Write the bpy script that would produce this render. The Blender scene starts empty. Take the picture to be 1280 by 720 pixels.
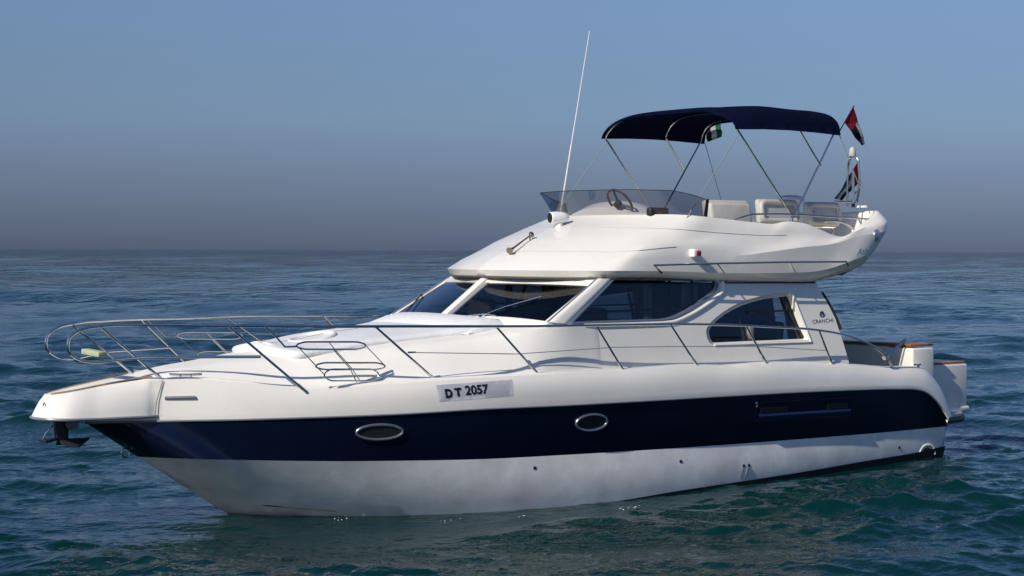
import bpy, bmesh, math, random
import numpy as np
from mathutils import Vector, Matrix
from mathutils.bvhtree import BVHTree

# Boat frame: X towards the bow, Y to port, Z up, still water at Z = 0, metres.
S = bpy.context.scene
col = S.collection
random.seed(4)
rng = np.random.default_rng(7)

# ------------------------------------------------------------------ camera
cam = bpy.data.objects.new('camera', bpy.data.cameras.new('camera'))
col.objects.link(cam)
CAM_LOC = (21.2599,18.6442,3.0500)
m3 = Matrix(((-0.788050,-0.010463,0.615523),(0.615603,-0.018779,0.787833),(0.003315,0.999769,0.021240)))
cam.matrix_world = Matrix.Translation(CAM_LOC) @ m3.to_4x4()
cam.data.sensor_width = 36.0
cam.data.lens = 36.0 * 2250.0 / 1280.0
cam.data.clip_start = 0.5
cam.data.clip_end = 60000
S.camera = cam

# ------------------------------------------------------------------ sky and sun
SUN = Vector((0.80, 0.165, 0.585)).normalized()
w = bpy.data.worlds.new('World')
S.world = w
w.use_nodes = True
nt = w.node_tree
nt.nodes.clear()
n_out = nt.nodes.new('ShaderNodeOutputWorld')
n_bg = nt.nodes.new('ShaderNodeBackground')
n_sky = nt.nodes.new('ShaderNodeTexSky')
n_sky.sky_type = 'NISHITA'
n_sky.sun_disc = False
n_sky.sun_elevation = math.asin(SUN.z)
n_sky.sun_rotation = math.atan2(SUN.x, SUN.y)
n_sky.air_density = 1.0
n_sky.dust_density = 0.6
n_sky.ozone_density = 2.0
# a belt of grey-brown haze lies over the horizon
n_tc = nt.nodes.new('ShaderNodeTexCoord')
n_sep = nt.nodes.new('ShaderNodeSeparateXYZ')
n_ramp = nt.nodes.new('ShaderNodeValToRGB')
n_mul = nt.nodes.new('ShaderNodeMix')
n_mul.data_type = 'RGBA'
n_mul.blend_type = 'MULTIPLY'
n_mul.inputs['Factor'].default_value = 1.0
nt.links.new(n_tc.outputs['Generated'], n_sep.inputs[0])
nt.links.new(n_sep.outputs['Z'], n_ramp.inputs['Fac'])
cr = n_ramp.color_ramp
SKY_RAMP = [(0.0, (0.246, 0.326, 0.64)), (0.0053, (0.252, 0.331, 0.65)), (0.0187, (0.264, 0.345, 0.64)), (0.0409, (0.330, 0.400, 0.675)),
            (0.0720, (0.452, 0.535, 0.785)), (0.1031, (0.535, 0.600, 0.81)), (0.1342, (0.620, 0.690, 0.885)), (0.30, (0.64, 0.82, 1.15)), (1.0, (0.7, 0.85, 1.1))]
while len(cr.elements) < len(SKY_RAMP):
    cr.elements.new(0.5)
for e, (p, c) in zip(cr.elements, SKY_RAMP):
    e.position = p
    e.color = (*c, 1)
nt.links.new(n_sky.outputs[0], n_mul.inputs['A'])
nt.links.new(n_ramp.outputs[0], n_mul.inputs['B'])
nt.links.new(n_mul.outputs['Result'], n_bg.inputs['Color'])
n_bg.inputs['Strength'].default_value = 0.084
nt.links.new(n_bg.outputs[0], n_out.inputs[0])

sl = bpy.data.lights.new('sun', 'SUN')
sl.energy = 4.4
sl.angle = math.radians(0.53)
sl.color = (1.0, 0.94, 0.84)
so = bpy.data.objects.new('sun', sl)
col.objects.link(so)
so.rotation_euler = SUN.to_track_quat('Z', 'Y').to_euler()
so.location = (30, 10, 30)

S.view_settings.view_transform = 'Standard'
S.view_settings.look = 'None'
S.view_settings.exposure = 0.0
S.view_settings.gamma = 1.0
S.view_settings.use_curve_mapping = False
S.render.engine = 'CYCLES'
S.cycles.use_denoising = True
S.cycles.max_bounces = 10
S.cycles.transparent_max_bounces = 16
S.cycles.glossy_bounces = 5
S.cycles.caustics_reflective = True
S.cycles.blur_glossy = 0.3
S.cycles.sample_clamp_indirect = 4.0
S.cycles.caustics_refractive = False


# ------------------------------------------------------------------ materials
def mat(name, color, rough=0.4, metal=0.0, coat=0.0, var=0.0, vscale=3.0, bump=0.0, bscale=40.0, spec=0.5, rvar=0.0):
    m = bpy.data.materials.new(name)
    m.use_nodes = True
    t = m.node_tree
    b = t.nodes['Principled BSDF']
    b.inputs['Base Color'].default_value = (*color, 1)
    b.inputs['Roughness'].default_value = rough
    b.inputs['Metallic'].default_value = metal
    b.inputs['Coat Weight'].default_value = coat
    b.inputs['Coat Roughness'].default_value = 0.06
    b.inputs['Specular IOR Level'].default_value = spec
    tc = t.nodes.new('ShaderNodeTexCoord')
    if var > 0 or rvar > 0:
        n = t.nodes.new('ShaderNodeTexNoise')
        n.inputs['Scale'].default_value = vscale
        n.inputs['Detail'].default_value = 7
        n.inputs['Roughness'].default_value = 0.62
        t.links.new(tc.outputs['Object'], n.inputs['Vector'])
    if var > 0:
        mr = t.nodes.new('ShaderNodeMapRange')
        mr.inputs['From Min'].default_value = 0.3
        mr.inputs['From Max'].default_value = 0.7
        mr.inputs['To Min'].default_value = 1 - var
        mr.inputs['To Max'].default_value = 1 + var * 0.4
        t.links.new(n.outputs['Fac'], mr.inputs['Value'])
        mx = t.nodes.new('ShaderNodeMix')
        mx.data_type = 'RGBA'
        mx.blend_type = 'MULTIPLY'
        mx.inputs['Factor'].default_value = 1
        mx.inputs['A'].default_value = (*color, 1)
        t.links.new(mr.outputs['Result'], mx.inputs['B'])
        t.links.new(mx.outputs['Result'], b.inputs['Base Color'])
    if rvar > 0:
        mr = t.nodes.new('ShaderNodeMapRange')
        mr.inputs['To Min'].default_value = max(0.02, rough - rvar)
        mr.inputs['To Max'].default_value = rough + rvar
        t.links.new(n.outputs['Fac'], mr.inputs['Value'])
        t.links.new(mr.outputs['Result'], b.inputs['Roughness'])
    if bump > 0:
        n2 = t.nodes.new('ShaderNodeTexNoise')
        n2.inputs['Scale'].default_value = bscale
        n2.inputs['Detail'].default_value = 4
        t.links.new(tc.outputs['Object'], n2.inputs['Vector'])
        bp = t.nodes.new('ShaderNodeBump')
        bp.inputs['Strength'].default_value = bump
        bp.inputs['Distance'].default_value = 0.02
        t.links.new(n2.outputs['Fac'], bp.inputs['Height'])
        t.links.new(bp.outputs[0], b.inputs['Normal'])
    return m


def glass_mat(name, tint, base_gloss=0.04):
    """Thin tinted pane: tinted see-through plus a mirror reflection that grows at grazing angles."""
    m = bpy.data.materials.new(name)
    m.use_nodes = True
    t = m.node_tree
    t.nodes.clear()
    o = t.nodes.new('ShaderNodeOutputMaterial')
    tr = t.nodes.new('ShaderNodeBsdfTransparent')
    tr.inputs[0].default_value = (*tint, 1)
    g = t.nodes.new('ShaderNodeBsdfGlossy')
    g.inputs['Roughness'].default_value = 0.02
    g.inputs['Color'].default_value = (1, 1, 1, 1)
    geo = t.nodes.new('ShaderNodeNewGeometry')
    dt = t.nodes.new('ShaderNodeVectorMath')
    dt.operation = 'DOT_PRODUCT'
    t.links.new(geo.outputs['Normal'], dt.inputs[0])
    t.links.new(geo.outputs['Incoming'], dt.inputs[1])
    ab = t.nodes.new('ShaderNodeMath')
    ab.operation = 'ABSOLUTE'
    t.links.new(dt.outputs['Value'], ab.inputs[0])
    om = t.nodes.new('ShaderNodeMath')
    om.operation = 'SUBTRACT'
    om.use_clamp = True
    om.inputs[0].default_value = 1.0
    t.links.new(ab.outputs[0], om.inputs[1])
    pw = t.nodes.new('ShaderNodeMath')
    pw.operation = 'POWER'
    pw.inputs[1].default_value = 5.0
    t.links.new(om.outputs[0], pw.inputs[0])
    f = t.nodes.new('ShaderNodeMath')
    f.operation = 'MULTIPLY_ADD'
    f.inputs[1].default_value = 1 - base_gloss
    f.inputs[2].default_value = base_gloss
    t.links.new(pw.outputs[0], f.inputs[0])
    mx = t.nodes.new('ShaderNodeMixShader')
    t.links.new(f.outputs[0], mx.inputs[0])
    t.links.new(tr.outputs[0], mx.inputs[1])
    t.links.new(g.outputs[0], mx.inputs[2])
    t.links.new(mx.outputs[0], o.inputs[0])
    return m


M = {}
M['gel'] = mat('white_gelcoat', (0.80, 0.76, 0.685), 0.26, coat=0.25, var=0.05, vscale=1.3, rvar=0.08)
M['deck'] = mat('matt_white_deck', (0.80, 0.765, 0.70), 0.55, var=0.05, vscale=2.0, bump=0.15, bscale=220, spec=0.25)
M['gel_hull'] = mat('hull_white_gelcoat', (0.80, 0.79, 0.76), 0.26, coat=0.3, var=0.22, vscale=2.2, rvar=0.10)  # stain mottling, strengthened to stand in for dappled light off the water
M['navy'] = mat('navy_gelcoat', (0.0021, 0.0047, 0.0185), 0.22, coat=0.0, var=0.25, vscale=2.0, rvar=0.06, spec=0.4)
M['navy2'] = mat('navy_recess', (0.006, 0.018, 0.07), 0.3)
M['black'] = mat('black_antifouling', (0.006, 0.006, 0.007), 0.6, var=0.3, vscale=8)
M['rubber'] = mat('black_rubber', (0.012, 0.012, 0.014), 0.5)
M['grey'] = mat('grey_rubber', (0.20, 0.21, 0.24), 0.35, var=0.15)
M['steel'] = mat('stainless_steel', (0.66, 0.64, 0.60), 0.16, metal=1.0, rvar=0.06, vscale=9)
M['chrome'] = mat('polished_chrome', (0.72, 0.72, 0.73), 0.08, metal=1.0)
M['bronze'] = mat('weathered_horn_metal', (0.36, 0.29, 0.19), 0.30, metal=1.0, var=0.3, vscale=30)
M['galv'] = mat('dark_galvanised_steel', (0.045, 0.045, 0.055), 0.45, metal=0.5, var=0.3, vscale=25)
M['alu'] = mat('brushed_aluminium', (0.55, 0.56, 0.58), 0.28, metal=0.85, rvar=0.08)
M['canvas'] = mat('navy_canvas', (0.0045, 0.0085, 0.042), 0.9, var=0.25, vscale=6, bump=0.35, bscale=14, spec=0.12)
M['pad'] = mat('white_vinyl_upholstery', (0.76, 0.75, 0.73), 0.5, var=0.06, vscale=4, bump=0.5, bscale=9)
M['seat'] = mat('cream_vinyl', (0.50, 0.475, 0.43), 0.5, var=0.10, vscale=5, bump=0.2, bscale=12)
M['seat_back'] = mat('grey_moulded_plastic', (0.42, 0.42, 0.43), 0.45, var=0.15, vscale=6)
M['teak'] = mat('varnished_teak', (0.36, 0.135, 0.035), 0.32, coat=0.4, var=0.45, vscale=14)
M['teak_grey'] = mat('weathered_teak', (0.34, 0.235, 0.14), 0.6, var=0.4, vscale=18)
M['seam'] = mat('dark_seam_and_underside', (0.10, 0.085, 0.065), 0.6)
M['seam_light'] = mat('grey_joint_line', (0.42, 0.42, 0.42), 0.5)
M['interior'] = mat('interior_dark_wood', (0.05, 0.03, 0.02), 0.5, var=0.3, vscale=6)
M['dash'] = mat('dark_dashboard', (0.012, 0.012, 0.014), 0.5)
M['headliner'] = mat('dark_headliner', (0.015, 0.014, 0.014), 0.8)
M['seat_in'] = mat('beige_leather', (0.24, 0.20, 0.165), 0.5, var=0.15)
M['plate'] = mat('silver_reflective_sheet', (0.72, 0.72, 0.77), 0.4, var=0.06, vscale=30)
M['ink'] = mat('black_lettering', (0.004, 0.004, 0.005), 0.45)
M['red'] = mat('red_lens', (0.28, 0.008, 0.012), 0.18, coat=0.5)
M['wood_red'] = mat('mahogany_wheel_rim', (0.07, 0.011, 0.008), 0.3, coat=0.4)
M['white'] = mat('white_plastic', (0.80, 0.80, 0.78), 0.35)
M['foam'] = mat('pale_green_foam', (0.42, 0.46, 0.29), 0.9, var=0.15, vscale=20)
M['fl_red'] = mat('flag_red', (0.50, 0.022, 0.035), 0.85, bump=0.3, bscale=18)
M['fl_green'] = mat('flag_green', (0.012, 0.17, 0.075), 0.85, bump=0.3, bscale=18)
M['fl_white'] = mat('flag_white', (0.66, 0.64, 0.63), 0.85, bump=0.3, bscale=18)
M['fl_black'] = mat('flag_black', (0.012, 0.014, 0.018), 0.85, bump=0.3, bscale=18)
M['port_rim'] = mat('tarnished_rim', (0.30, 0.33, 0.38), 0.35, metal=0.8, var=.2, vscale=20)
M['badge'] = mat('dark_chrome_badge', (0.10, 0.11, 0.13), 0.3, metal=0.7)
M['rope'] = mat('grey_webbing', (0.25, 0.25, 0.26), 0.9)
M['rust'] = mat('rust_stain', (0.07, 0.05, 0.04), 0.7)
M['glass_cabin'] = glass_mat('dark_tinted_glass', (0.20, 0.225, 0.26))
M['glass_side'] = glass_mat('side_window_glass', (0.60, 0.63, 0.67))
M['glass_smoke'] = glass_mat('smoked_acrylic', (0.52, 0.52, 0.57))
M['glass_port'] = glass_mat('porthole_glass', (0.10, 0.09, 0.07))


# ------------------------------------------------------------------ helpers
def spline(pts, n, closed=False):
    """n points along a smooth curve through pts (limited slopes, so straight runs stay straight)."""
    P = np.array(pts, float)
    if closed:
        P = np.vstack([P, P[:1]])
    d = np.linalg.norm(np.diff(P, axis=0), axis=1)
    d = np.sqrt(np.maximum(d, 1e-9)) * np.sqrt(np.maximum(d, 1e-9))
    t = np.concatenate([[0], np.cumsum(d)])
    return _herm(t, P, np.linspace(0, t[-1], n), closed)


def _herm(t, P, q, closed=False):
    h = np.diff(t)
    s = np.diff(P, axis=0) / h[:, None]
    m = np.zeros_like(P)
    if len(P) == 2:
        m[:] = s[0]
    else:
        m[1:-1] = (s[:-1] * h[1:, None] + s[1:] * h[:-1, None]) / (h[:-1] + h[1:])[:, None]
        if closed:
            m[0] = m[-1] = (s[0] * h[-1] + s[-1] * h[0]) / (h[0] + h[-1])
        else:
            m[0] = 1.5 * s[0] - 0.5 * m[1]
            m[-1] = 1.5 * s[-1] - 0.5 * m[-2]
        for k in range(len(s)):
            lim = 3 * np.abs(s[k])
            if not closed:
                m[k] = np.clip(m[k], -np.maximum(lim, 1e-3 * np.abs(m[k])), np.maximum(lim, 1e-3 * np.abs(m[k])))
    i = np.clip(np.searchsorted(t, q, 'right') - 1, 0, len(t) - 2)
    u = ((q - t[i]) / h[i])[:, None]
    H = h[i][:, None]
    return ((2 * u**3 - 3 * u**2 + 1) * P[i] + (u**3 - 2 * u**2 + u) * H * m[i]
            + (-2 * u**3 + 3 * u**2) * P[i + 1] + (u**3 - u**2) * H * m[i + 1])


def by_x(pts, xs):
    """Curve sampled at given X values (pts sorted by X, either way)."""
    P = np.array(sorted(pts, key=lambda p: p[0]), float)
    return _herm(P[:, 0], P, np.asarray(xs, float))


def obj(name, bm, mats, parent=None, angle=35, smooth=True, merge=0.0):
    if merge:
        bmesh.ops.remove_doubles(bm, verts=bm.verts, dist=merge)
    bmesh.ops.recalc_face_normals(bm, faces=bm.faces)
    lim = math.radians(angle)
    for f in bm.faces:
        f.smooth = smooth
    for e in bm.edges:
        if len(e.link_faces) == 2 and e.calc_face_angle(0) > lim:
            e.smooth = False
    me = bpy.data.meshes.new(name)
    bm.to_mesh(me)
    bm.free()
    for m in (mats if isinstance(mats, (list, tuple)) else [mats]):
        me.materials.append(m)
    o = bpy.data.objects.new(name, me)
    col.objects.link(o)
    if parent is not None:
        o.parent = parent
        o.matrix_parent_inverse = parent.matrix_world.inverted()
    return o


def pieces(name, bm, mats, parent=None, angle=35):
    """Every separate island of bm becomes an object of its own."""
    bm.verts.index_update()
    seen, out = set(), []
    for v0 in bm.verts:
        if v0 in seen:
            continue
        st_, isl = [v0], []
        seen.add(v0)
        while st_:
            v = st_.pop()
            isl.append(v)
            for e in v.link_edges:
                o_ = e.other_vert(v)
                if o_ not in seen:
                    seen.add(o_)
                    st_.append(o_)
        nb = bmesh.new()
        mp_ = {v: nb.verts.new(v.co) for v in isl}
        for f in {f for v in isl for f in v.link_faces}:
            nf = nb.faces.new([mp_[v] for v in f.verts])
            nf.material_index = f.material_index
        out.append(obj(name, nb, mats, parent, angle))
    bm.free()
    return out


def tag(o, label=None, cat=None, group=None, kind=None):
    for k, v in (('label', label), ('category', cat), ('group', group), ('kind', kind)):
        if v:
            o[k] = v
    return o


def empty(name, loc, **kw):
    o = bpy.data.objects.new(name, None)
    o.empty_display_size = 0.2
    o.location = loc
    o.matrix_world = Matrix.Translation(loc)
    col.objects.link(o)
    return tag(o, **kw)


def mir(p):
    return (p[0], -p[1], p[2])


def loft(bm, lines, mirror=True, mi=None, closed=False):
    """Skin rows of points; mi gives a material index per band."""
    for sgn in ((1, -1) if mirror else (1,)):
        rows = [[bm.verts.new((p[0], p[1] * sgn, p[2])) for p in L] for L in lines]
        K = len(rows)
        for k in range(K if closed else K - 1):
            a, b = rows[k], rows[(k + 1) % K]
            for i in range(len(a) - 1):
                vs = [a[i], a[i + 1], b[i + 1], b[i]]
                try:
                    f = bm.faces.new(vs)
                    if mi:
                        f.material_index = mi[k]
                except ValueError:
                    pass
    return bm


def tube(bm, pts, r, n=None, closed=False, sides=10, smooth=True, r2=None, caps=True):
    P = spline(pts, n or max(2, (len(pts) - 1) * 8 + 1), closed) if smooth and len(pts) > 2 else np.array(pts, float)
    if closed and smooth:
        P = P[:-1]
    N = len(P)
    T = np.zeros_like(P)
    for i in range(N):
        a = P[(i - 1) % N] if closed or i > 0 else P[i]
        b = P[(i + 1) % N] if closed or i < N - 1 else P[i]
        T[i] = (b - a) / max(1e-9, np.linalg.norm(b - a))
    up = np.array([0, 0, 1.0]) if abs(T[0][2]) < 0.9 else np.array([1.0, 0, 0])
    rings = []
    x = np.cross(T[0], up)
    for i in range(N):
        x = x - T[i] * (x @ T[i])
        x /= np.linalg.norm(x)
        y = np.cross(T[i], x)
        rr = r if r2 is None else r + (r2 - r) * i / (N - 1)
        rings.append([bm.verts.new(P[i] + rr * (x * math.cos(2 * math.pi * k / sides) + y * math.sin(2 * math.pi * k / sides)))
                      for k in range(sides)])
    for i in range(N if closed else N - 1):
        a, b = rings[i], rings[(i + 1) % N]
        for k in range(sides):
            bm.faces.new([a[k], a[(k + 1) % sides], b[(k + 1) % sides], b[k]])
    if not closed and caps:
        bm.faces.new(rings[0][::-1])
        bm.faces.new(rings[-1])
    return bm


def box(bm, c, s, rot=None, bev=0.0, seg=2, mi=0):
    g = bmesh.ops.create_cube(bm, size=1.0)
    vs = g['verts']
    bmesh.ops.scale(bm, vec=s, verts=vs)
    fs = list({f for v in vs for f in v.link_faces})
    if bev:
        es = list({e for v in vs for e in v.link_edges})
        r = bmesh.ops.bevel(bm, geom=es, offset=bev, segments=seg, affect='EDGES', profile=0.5)
        vs = list({v for f in r['faces'] for v in f.verts} | {v for v in vs if v.is_valid})
        fs = list({f for v in vs for f in v.link_faces})
    if rot is not None:
        bmesh.ops.rotate(bm, cent=(0, 0, 0), matrix=rot, verts=vs)
    bmesh.ops.translate(bm, vec=c, verts=vs)
    for f in fs:
        f.material_index = mi
    return vs


def prism(bm, outline, vec, bev=0.0):
    """Solid from a 3D outline pushed along vec."""
    a = [bm.verts.new(p) for p in outline]
    f = bm.faces.new(a)
    r = bmesh.ops.extrude_face_region(bm, geom=[f])
    vs = [v for v in r['geom'] if isinstance(v, bmesh.types.BMVert)]
    bmesh.ops.translate(bm, vec=vec, verts=vs)
    allv = a + vs
    if bev:
        es = list({e for v in allv for e in v.link_edges})
        bmesh.ops.bevel(bm, geom=es, offset=bev, segments=2, affect='EDGES', profile=0.5)
    return bm


def lathe(bm, prof, centre, axis, n=24):
    """prof: (radius, distance along axis)."""
    ax = Vector(axis).normalized()
    x = ax.orthogonal().normalized()
    y = ax.cross(x)
    c = Vector(centre)
    rows = []
    for r, h in prof:
        rows.append([bm.verts.new(c + ax * h + (x * math.cos(2 * math.pi * k / n) + y * math.sin(2 * math.pi * k / n)) * max(r, 1e-4))
                     for k in range(n)])
    for a, b in zip(rows[:-1], rows[1:]):
        for k in range(n):
            bm.faces.new([a[k], a[(k + 1) % n], b[(k + 1) % n], b[k]])
    bm.faces.new(rows[0][::-1])
    bm.faces.new(rows[-1])
    return bm


def drop(o, p, d):
    """First point of object o's surface met from p along d."""
    key = o.name
    if key not in _BVH:
        bm_ = bmesh.new()
        bm_.from_mesh(o.data)
        _BVH[key] = BVHTree.FromBMesh(bm_)
        bm_.free()
    h, n_, i_, dist = _BVH[key].ray_cast(Vector(p), Vector(d))
    return np.array(h) if h is not None else np.array(p)


_BVH = {}


def NB():
    return bmesh.new()


# ------------------------------------------------------------------ sea
def wave_tile(L, n, lo, hi, slope, wind, spread, seed):
    """Periodic random sea-surface patch of side L holding wavelengths lo..hi, scaled to an rms slope."""
    g = np.random.default_rng(seed)
    k1 = np.fft.fftfreq(n, L / n) * 2 * np.pi
    kx, ky = np.meshgrid(k1, k1, indexing='ij')
    k = np.hypot(kx, ky)
    k[0, 0] = 1
    c = (kx * wind[0] + ky * wind[1]) / k
    amp = k ** -2.3 * (0.12 + np.abs(c) ** spread)
    lam = 2 * np.pi / k
    amp *= np.clip((lam - lo * 0.8) / (lo * 0.4), 0, 1) * np.clip((hi * 1.2 - lam) / (hi * 0.4), 0, 1)
    amp[0, 0] = 0
    s = (g.normal(size=(n, n)) + 1j * g.normal(size=(n, n))) * amp
    h = np.fft.ifft2(s).real
    gx = np.gradient(h, L / n, axis=0)
    gy = np.gradient(h, L / n, axis=1)
    return h * slope / math.sqrt((gx**2 + gy**2).mean())


def sample(tile, L, x, y):
    n = tile.shape[0]
    u = (x / L * n) % n
    v = (y / L * n) % n
    i = np.floor(u).astype(int) % n
    j = np.floor(v).astype(int) % n
    a = u - np.floor(u)
    b = v - np.floor(v)
    a = a * a * (3 - 2 * a) * .5 + a * .5
    b = b * b * (3 - 2 * b) * .5 + b * .5
    i1 = (i + 1) % n
    j1 = (j + 1) % n
    return (tile[i, j] * (1 - a) + tile[i1, j] * a) * (1 - b) + (tile[i, j1] * (1 - a) + tile[i1, j1] * a) * b


WAVES = []
for (L, n, lo, hi, sl_, wd, sp, sd, rot, amp_mod) in [
        (83.0, 256, 5.0, 16.0, 0.042, (0.75, 0.66), 3, 1, 0.2, 0),
        (310.0, 256, 12.0, 45.0, 0.042, (0.7, 0.7), 2, 9, 0.8, 0),
        (37.0, 256, 1.8, 5.0, 0.058, (0.65, 0.76), 3.5, 2, 1.1, 1),
        (14.3, 256, 0.55, 1.8, 0.14, (0.55, 0.83), 3.0, 3, 0.5, 1),
        (4.9, 256, 0.14, 0.55, 0.20, (0.6, 0.8), 1.6, 4, 1.9, 1)]:
    cw, sw = math.cos(rot), math.sin(rot)
    wr = (wd[0] * cw + wd[1] * sw, -wd[0] * sw + wd[1] * cw)
    WAVES.append((wave_tile(L, n, lo, hi, sl_, wr, sp, sd), L, cw, sw, lo))


def sea_height(x, y, res):
    z = np.zeros_like(x)
    for t, L, cw, sw, lo in WAVES:
        u, v = x * cw + y * sw, -x * sw + y * cw
        f = np.clip((lo * 1.3 - res) / (lo * 1.0), 0, 1)
        hh = sample(t, L, u, v)
        if lo < 3:
            hh = hh + 0.9 * (hh**2 - (hh**2).mean()) / max(1e-6, np.abs(hh).max())
        # patches of rougher and calmer water
        if lo < 1:
            p = sample(WAVES[0][0], 83.0, x * 0.9 + 11, y * 0.9 - 5)
            f = f * (0.85 + 0.4 * np.clip(p / 0.08, -1, 1))
        if lo > 10:
            f = f * np.clip((np.hypot(x - 6, y) - 25) / 80, 0, 1)
        z += hh * f
    # lee of the hull: calmer, and the water drawn down along the moving hull's middle
    e = np.hypot((x - 5.6) / 6.3, y / 2.2)
    z *= 1 - 0.6 * np.exp(-(np.maximum(e - 1, 0) / .30) ** 2)
    z -= 0.025 * np.exp(-(np.maximum(e - 1, 0) / .30) ** 2)
    d = np.hypot((x - 7.6) / 3.6, (y - 1.9) / 1.3)
    z -= 0.055 * np.exp(-d**2)
    d2 = np.hypot((x - 1.4) / 2.2, (y - 2.0) / 0.8)
    z -= 0.01 * np.exp(-d2**2)
    return z


cx0, cy0 = CAM_LOC[0], CAM_LOC[1]
rs = [0.3]
while rs[-1] < 9000:
    r = rs[-1]
    rs.append(r + min(max(0.06 if r < 5 else 0.028, r * r / (1800 * 3.05) * 0.62), 0.025 * r + 0.01 if r > 200 else 1e9))
rs = np.array(rs)
a0 = math.atan2(-math.cos(math.radians(38)), -math.sin(math.radians(38)))
half_a, st_a = [0.0], math.radians(0.045)
while half_a[-1] < math.pi - math.radians(1.5):
    if half_a[-1] > math.radians(24):
        st_a = min(st_a * 1.012, math.radians(2.0))
    half_a.append(half_a[-1] + st_a)
half_a = np.array(half_a[:-1])
A = np.concatenate([-half_a[:0:-1], half_a])
A = np.array(A) + a0
RR, AA = np.meshgrid(rs, A, indexing='ij')
X = cx0 + RR * np.cos(AA)
Y = cy0 + RR * np.sin(AA)
res_r = np.gradient(rs)[:, None] * np.ones_like(AA)
dA = np.gradient(A)[None, :] * RR
RES = np.maximum(res_r * 0.55, dA)
Z = sea_height(X, Y, RES) - (RR**2) / (2 * 6371000.0) * 0.0
nr, na = X.shape
co = np.stack([X, Y, Z], -1).reshape(-1, 3)
cz = sea_height(np.array([cx0]), np.array([cy0]), np.array([0.1]))[0]
co = np.vstack([co, [[cx0, cy0, cz]]])
i = np.arange(nr - 1)[:, None]
j = np.arange(na)[None, :]
j2 = (j + 1) % na
q = np.stack([i * na + j, (i + 1) * na + j, (i + 1) * na + j2, i * na + j2], -1).reshape(-1, 4)
tri = np.stack([np.full(na, nr * na), np.arange(na), (np.arange(na) + 1) % na], -1)
me = bpy.data.meshes.new('sea')
me.vertices.add(len(co))
me.vertices.foreach_set('co', co.astype(np.float32).ravel())
me.loops.add(q.size + tri.size)
me.loops.foreach_set('vertex_index', np.concatenate([q.ravel(), tri.ravel()]).astype(np.int32))
me.polygons.add(len(q) + len(tri))
me.polygons.foreach_set('loop_start', np.concatenate([np.arange(len(q)) * 4, q.size + np.arange(len(tri)) * 3]).astype(np.int32))
me.polygons.foreach_set('use_smooth', np.ones(len(q) + len(tri), dtype=bool))
me.update(calc_edges=True)
me.validate()
sea = bpy.data.objects.new('sea', me)
col.objects.link(sea)
tag(sea, kind='structure')

mw = bpy.data.materials.new('sea_water')
mw.use_nodes = True
t = mw.node_tree
b = t.nodes['Principled BSDF']
b.inputs['Base Color'].default_value = (0.0009, 0.0215, 0.0212, 1)
b.inputs['Roughness'].default_value = 0.05
b.inputs['IOR'].default_value = 1.333
b.inputs['Specular IOR Level'].default_value = 0.44
tc = t.nodes.new('ShaderNodeTexCoord')
mp = t.nodes.new('ShaderNodeMapping')
mp.inputs['Rotation'].default_value = (0, 0, math.radians(-40))
mp.inputs['Scale'].default_value = (1.0, 1.6, 1.0)
t.links.new(tc.outputs['Object'], mp.inputs['Vector'])
ln = t.nodes.new('ShaderNodeVectorMath')
ln.operation = 'LENGTH'
t.links.new(tc.outputs['Object'], ln.inputs[0])
far = t.nodes.new('ShaderNodeMapRange')
far.inputs['From Min'].default_value = 30
far.inputs['From Max'].default_value = 260
far.inputs['To Min'].default_value = 0.07
far.inputs['To Max'].default_value = 1.0
t.links.new(ln.outputs['Value'], far.inputs['Value'])
pn = t.nodes.new('ShaderNodeTexNoise')
pn.inputs['Scale'].default_value = 0.06
pn.inputs['Detail'].default_value = 4
t.links.new(mp.outputs[0], pn.inputs['Vector'])
pm = t.nodes.new('ShaderNodeMapRange')
pm.inputs['From Min'].default_value = 0.40
pm.inputs['From Max'].default_value = 0.62
pm.inputs['To Min'].default_value = 0.3
pm.inputs['To Max'].default_value = 1.5
t.links.new(pn.outputs['Fac'], pm.inputs['Value'])
fm = t.nodes.new('ShaderNodeMath')
fm.operation = 'MULTIPLY'
t.links.new(far.outputs['Result'], fm.inputs[0])
t.links.new(pm.outputs['Result'], fm.inputs[1])
prev = None
for sc_, st_, ds_ in ((0.30, 0.0, 3.2), (1.2, 0.0, 0.9), (4.2, 0.6, 0.045), (13.0, 0.5, 0.014)):
    n = t.nodes.new('ShaderNodeTexNoise')
    n.inputs['Scale'].default_value = sc_
    n.inputs['Detail'].default_value = 3
    n.inputs['Distortion'].default_value = 0.4
    t.links.new(mp.outputs[0], n.inputs['Vector'])
    bp = t.nodes.new('ShaderNodeBump')
    bp.inputs['Strength'].default_value = st_
    bp.inputs['Distance'].default_value = ds_
    t.links.new(n.outputs['Fac'], bp.inputs['Height'])
    if st_ == 0:
        t.links.new(fm.outputs[0], bp.inputs['Strength'])
    if prev:
        t.links.new(prev.outputs[0], bp.inputs['Normal'])
    prev = bp
t.links.new(prev.outputs[0], b.inputs['Normal'])
me.materials.append(mw)

# ------------------------------------------------------------------ the yacht
yacht = empty('motor_yacht', (6.0, 0.0, 0.0),
              label='white flybridge motor yacht with navy blue hull band and dark blue bimini', cat='yacht')
YB = yacht


def Bm(x):
    return np.interp(x, [0, 2, 4, 6, 8, 9, 10, 11, 12, 12.7], [1.9, 2.02, 2.08, 2.08, 1.95, 1.78, 1.5, 1.1, .5, .03])


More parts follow.
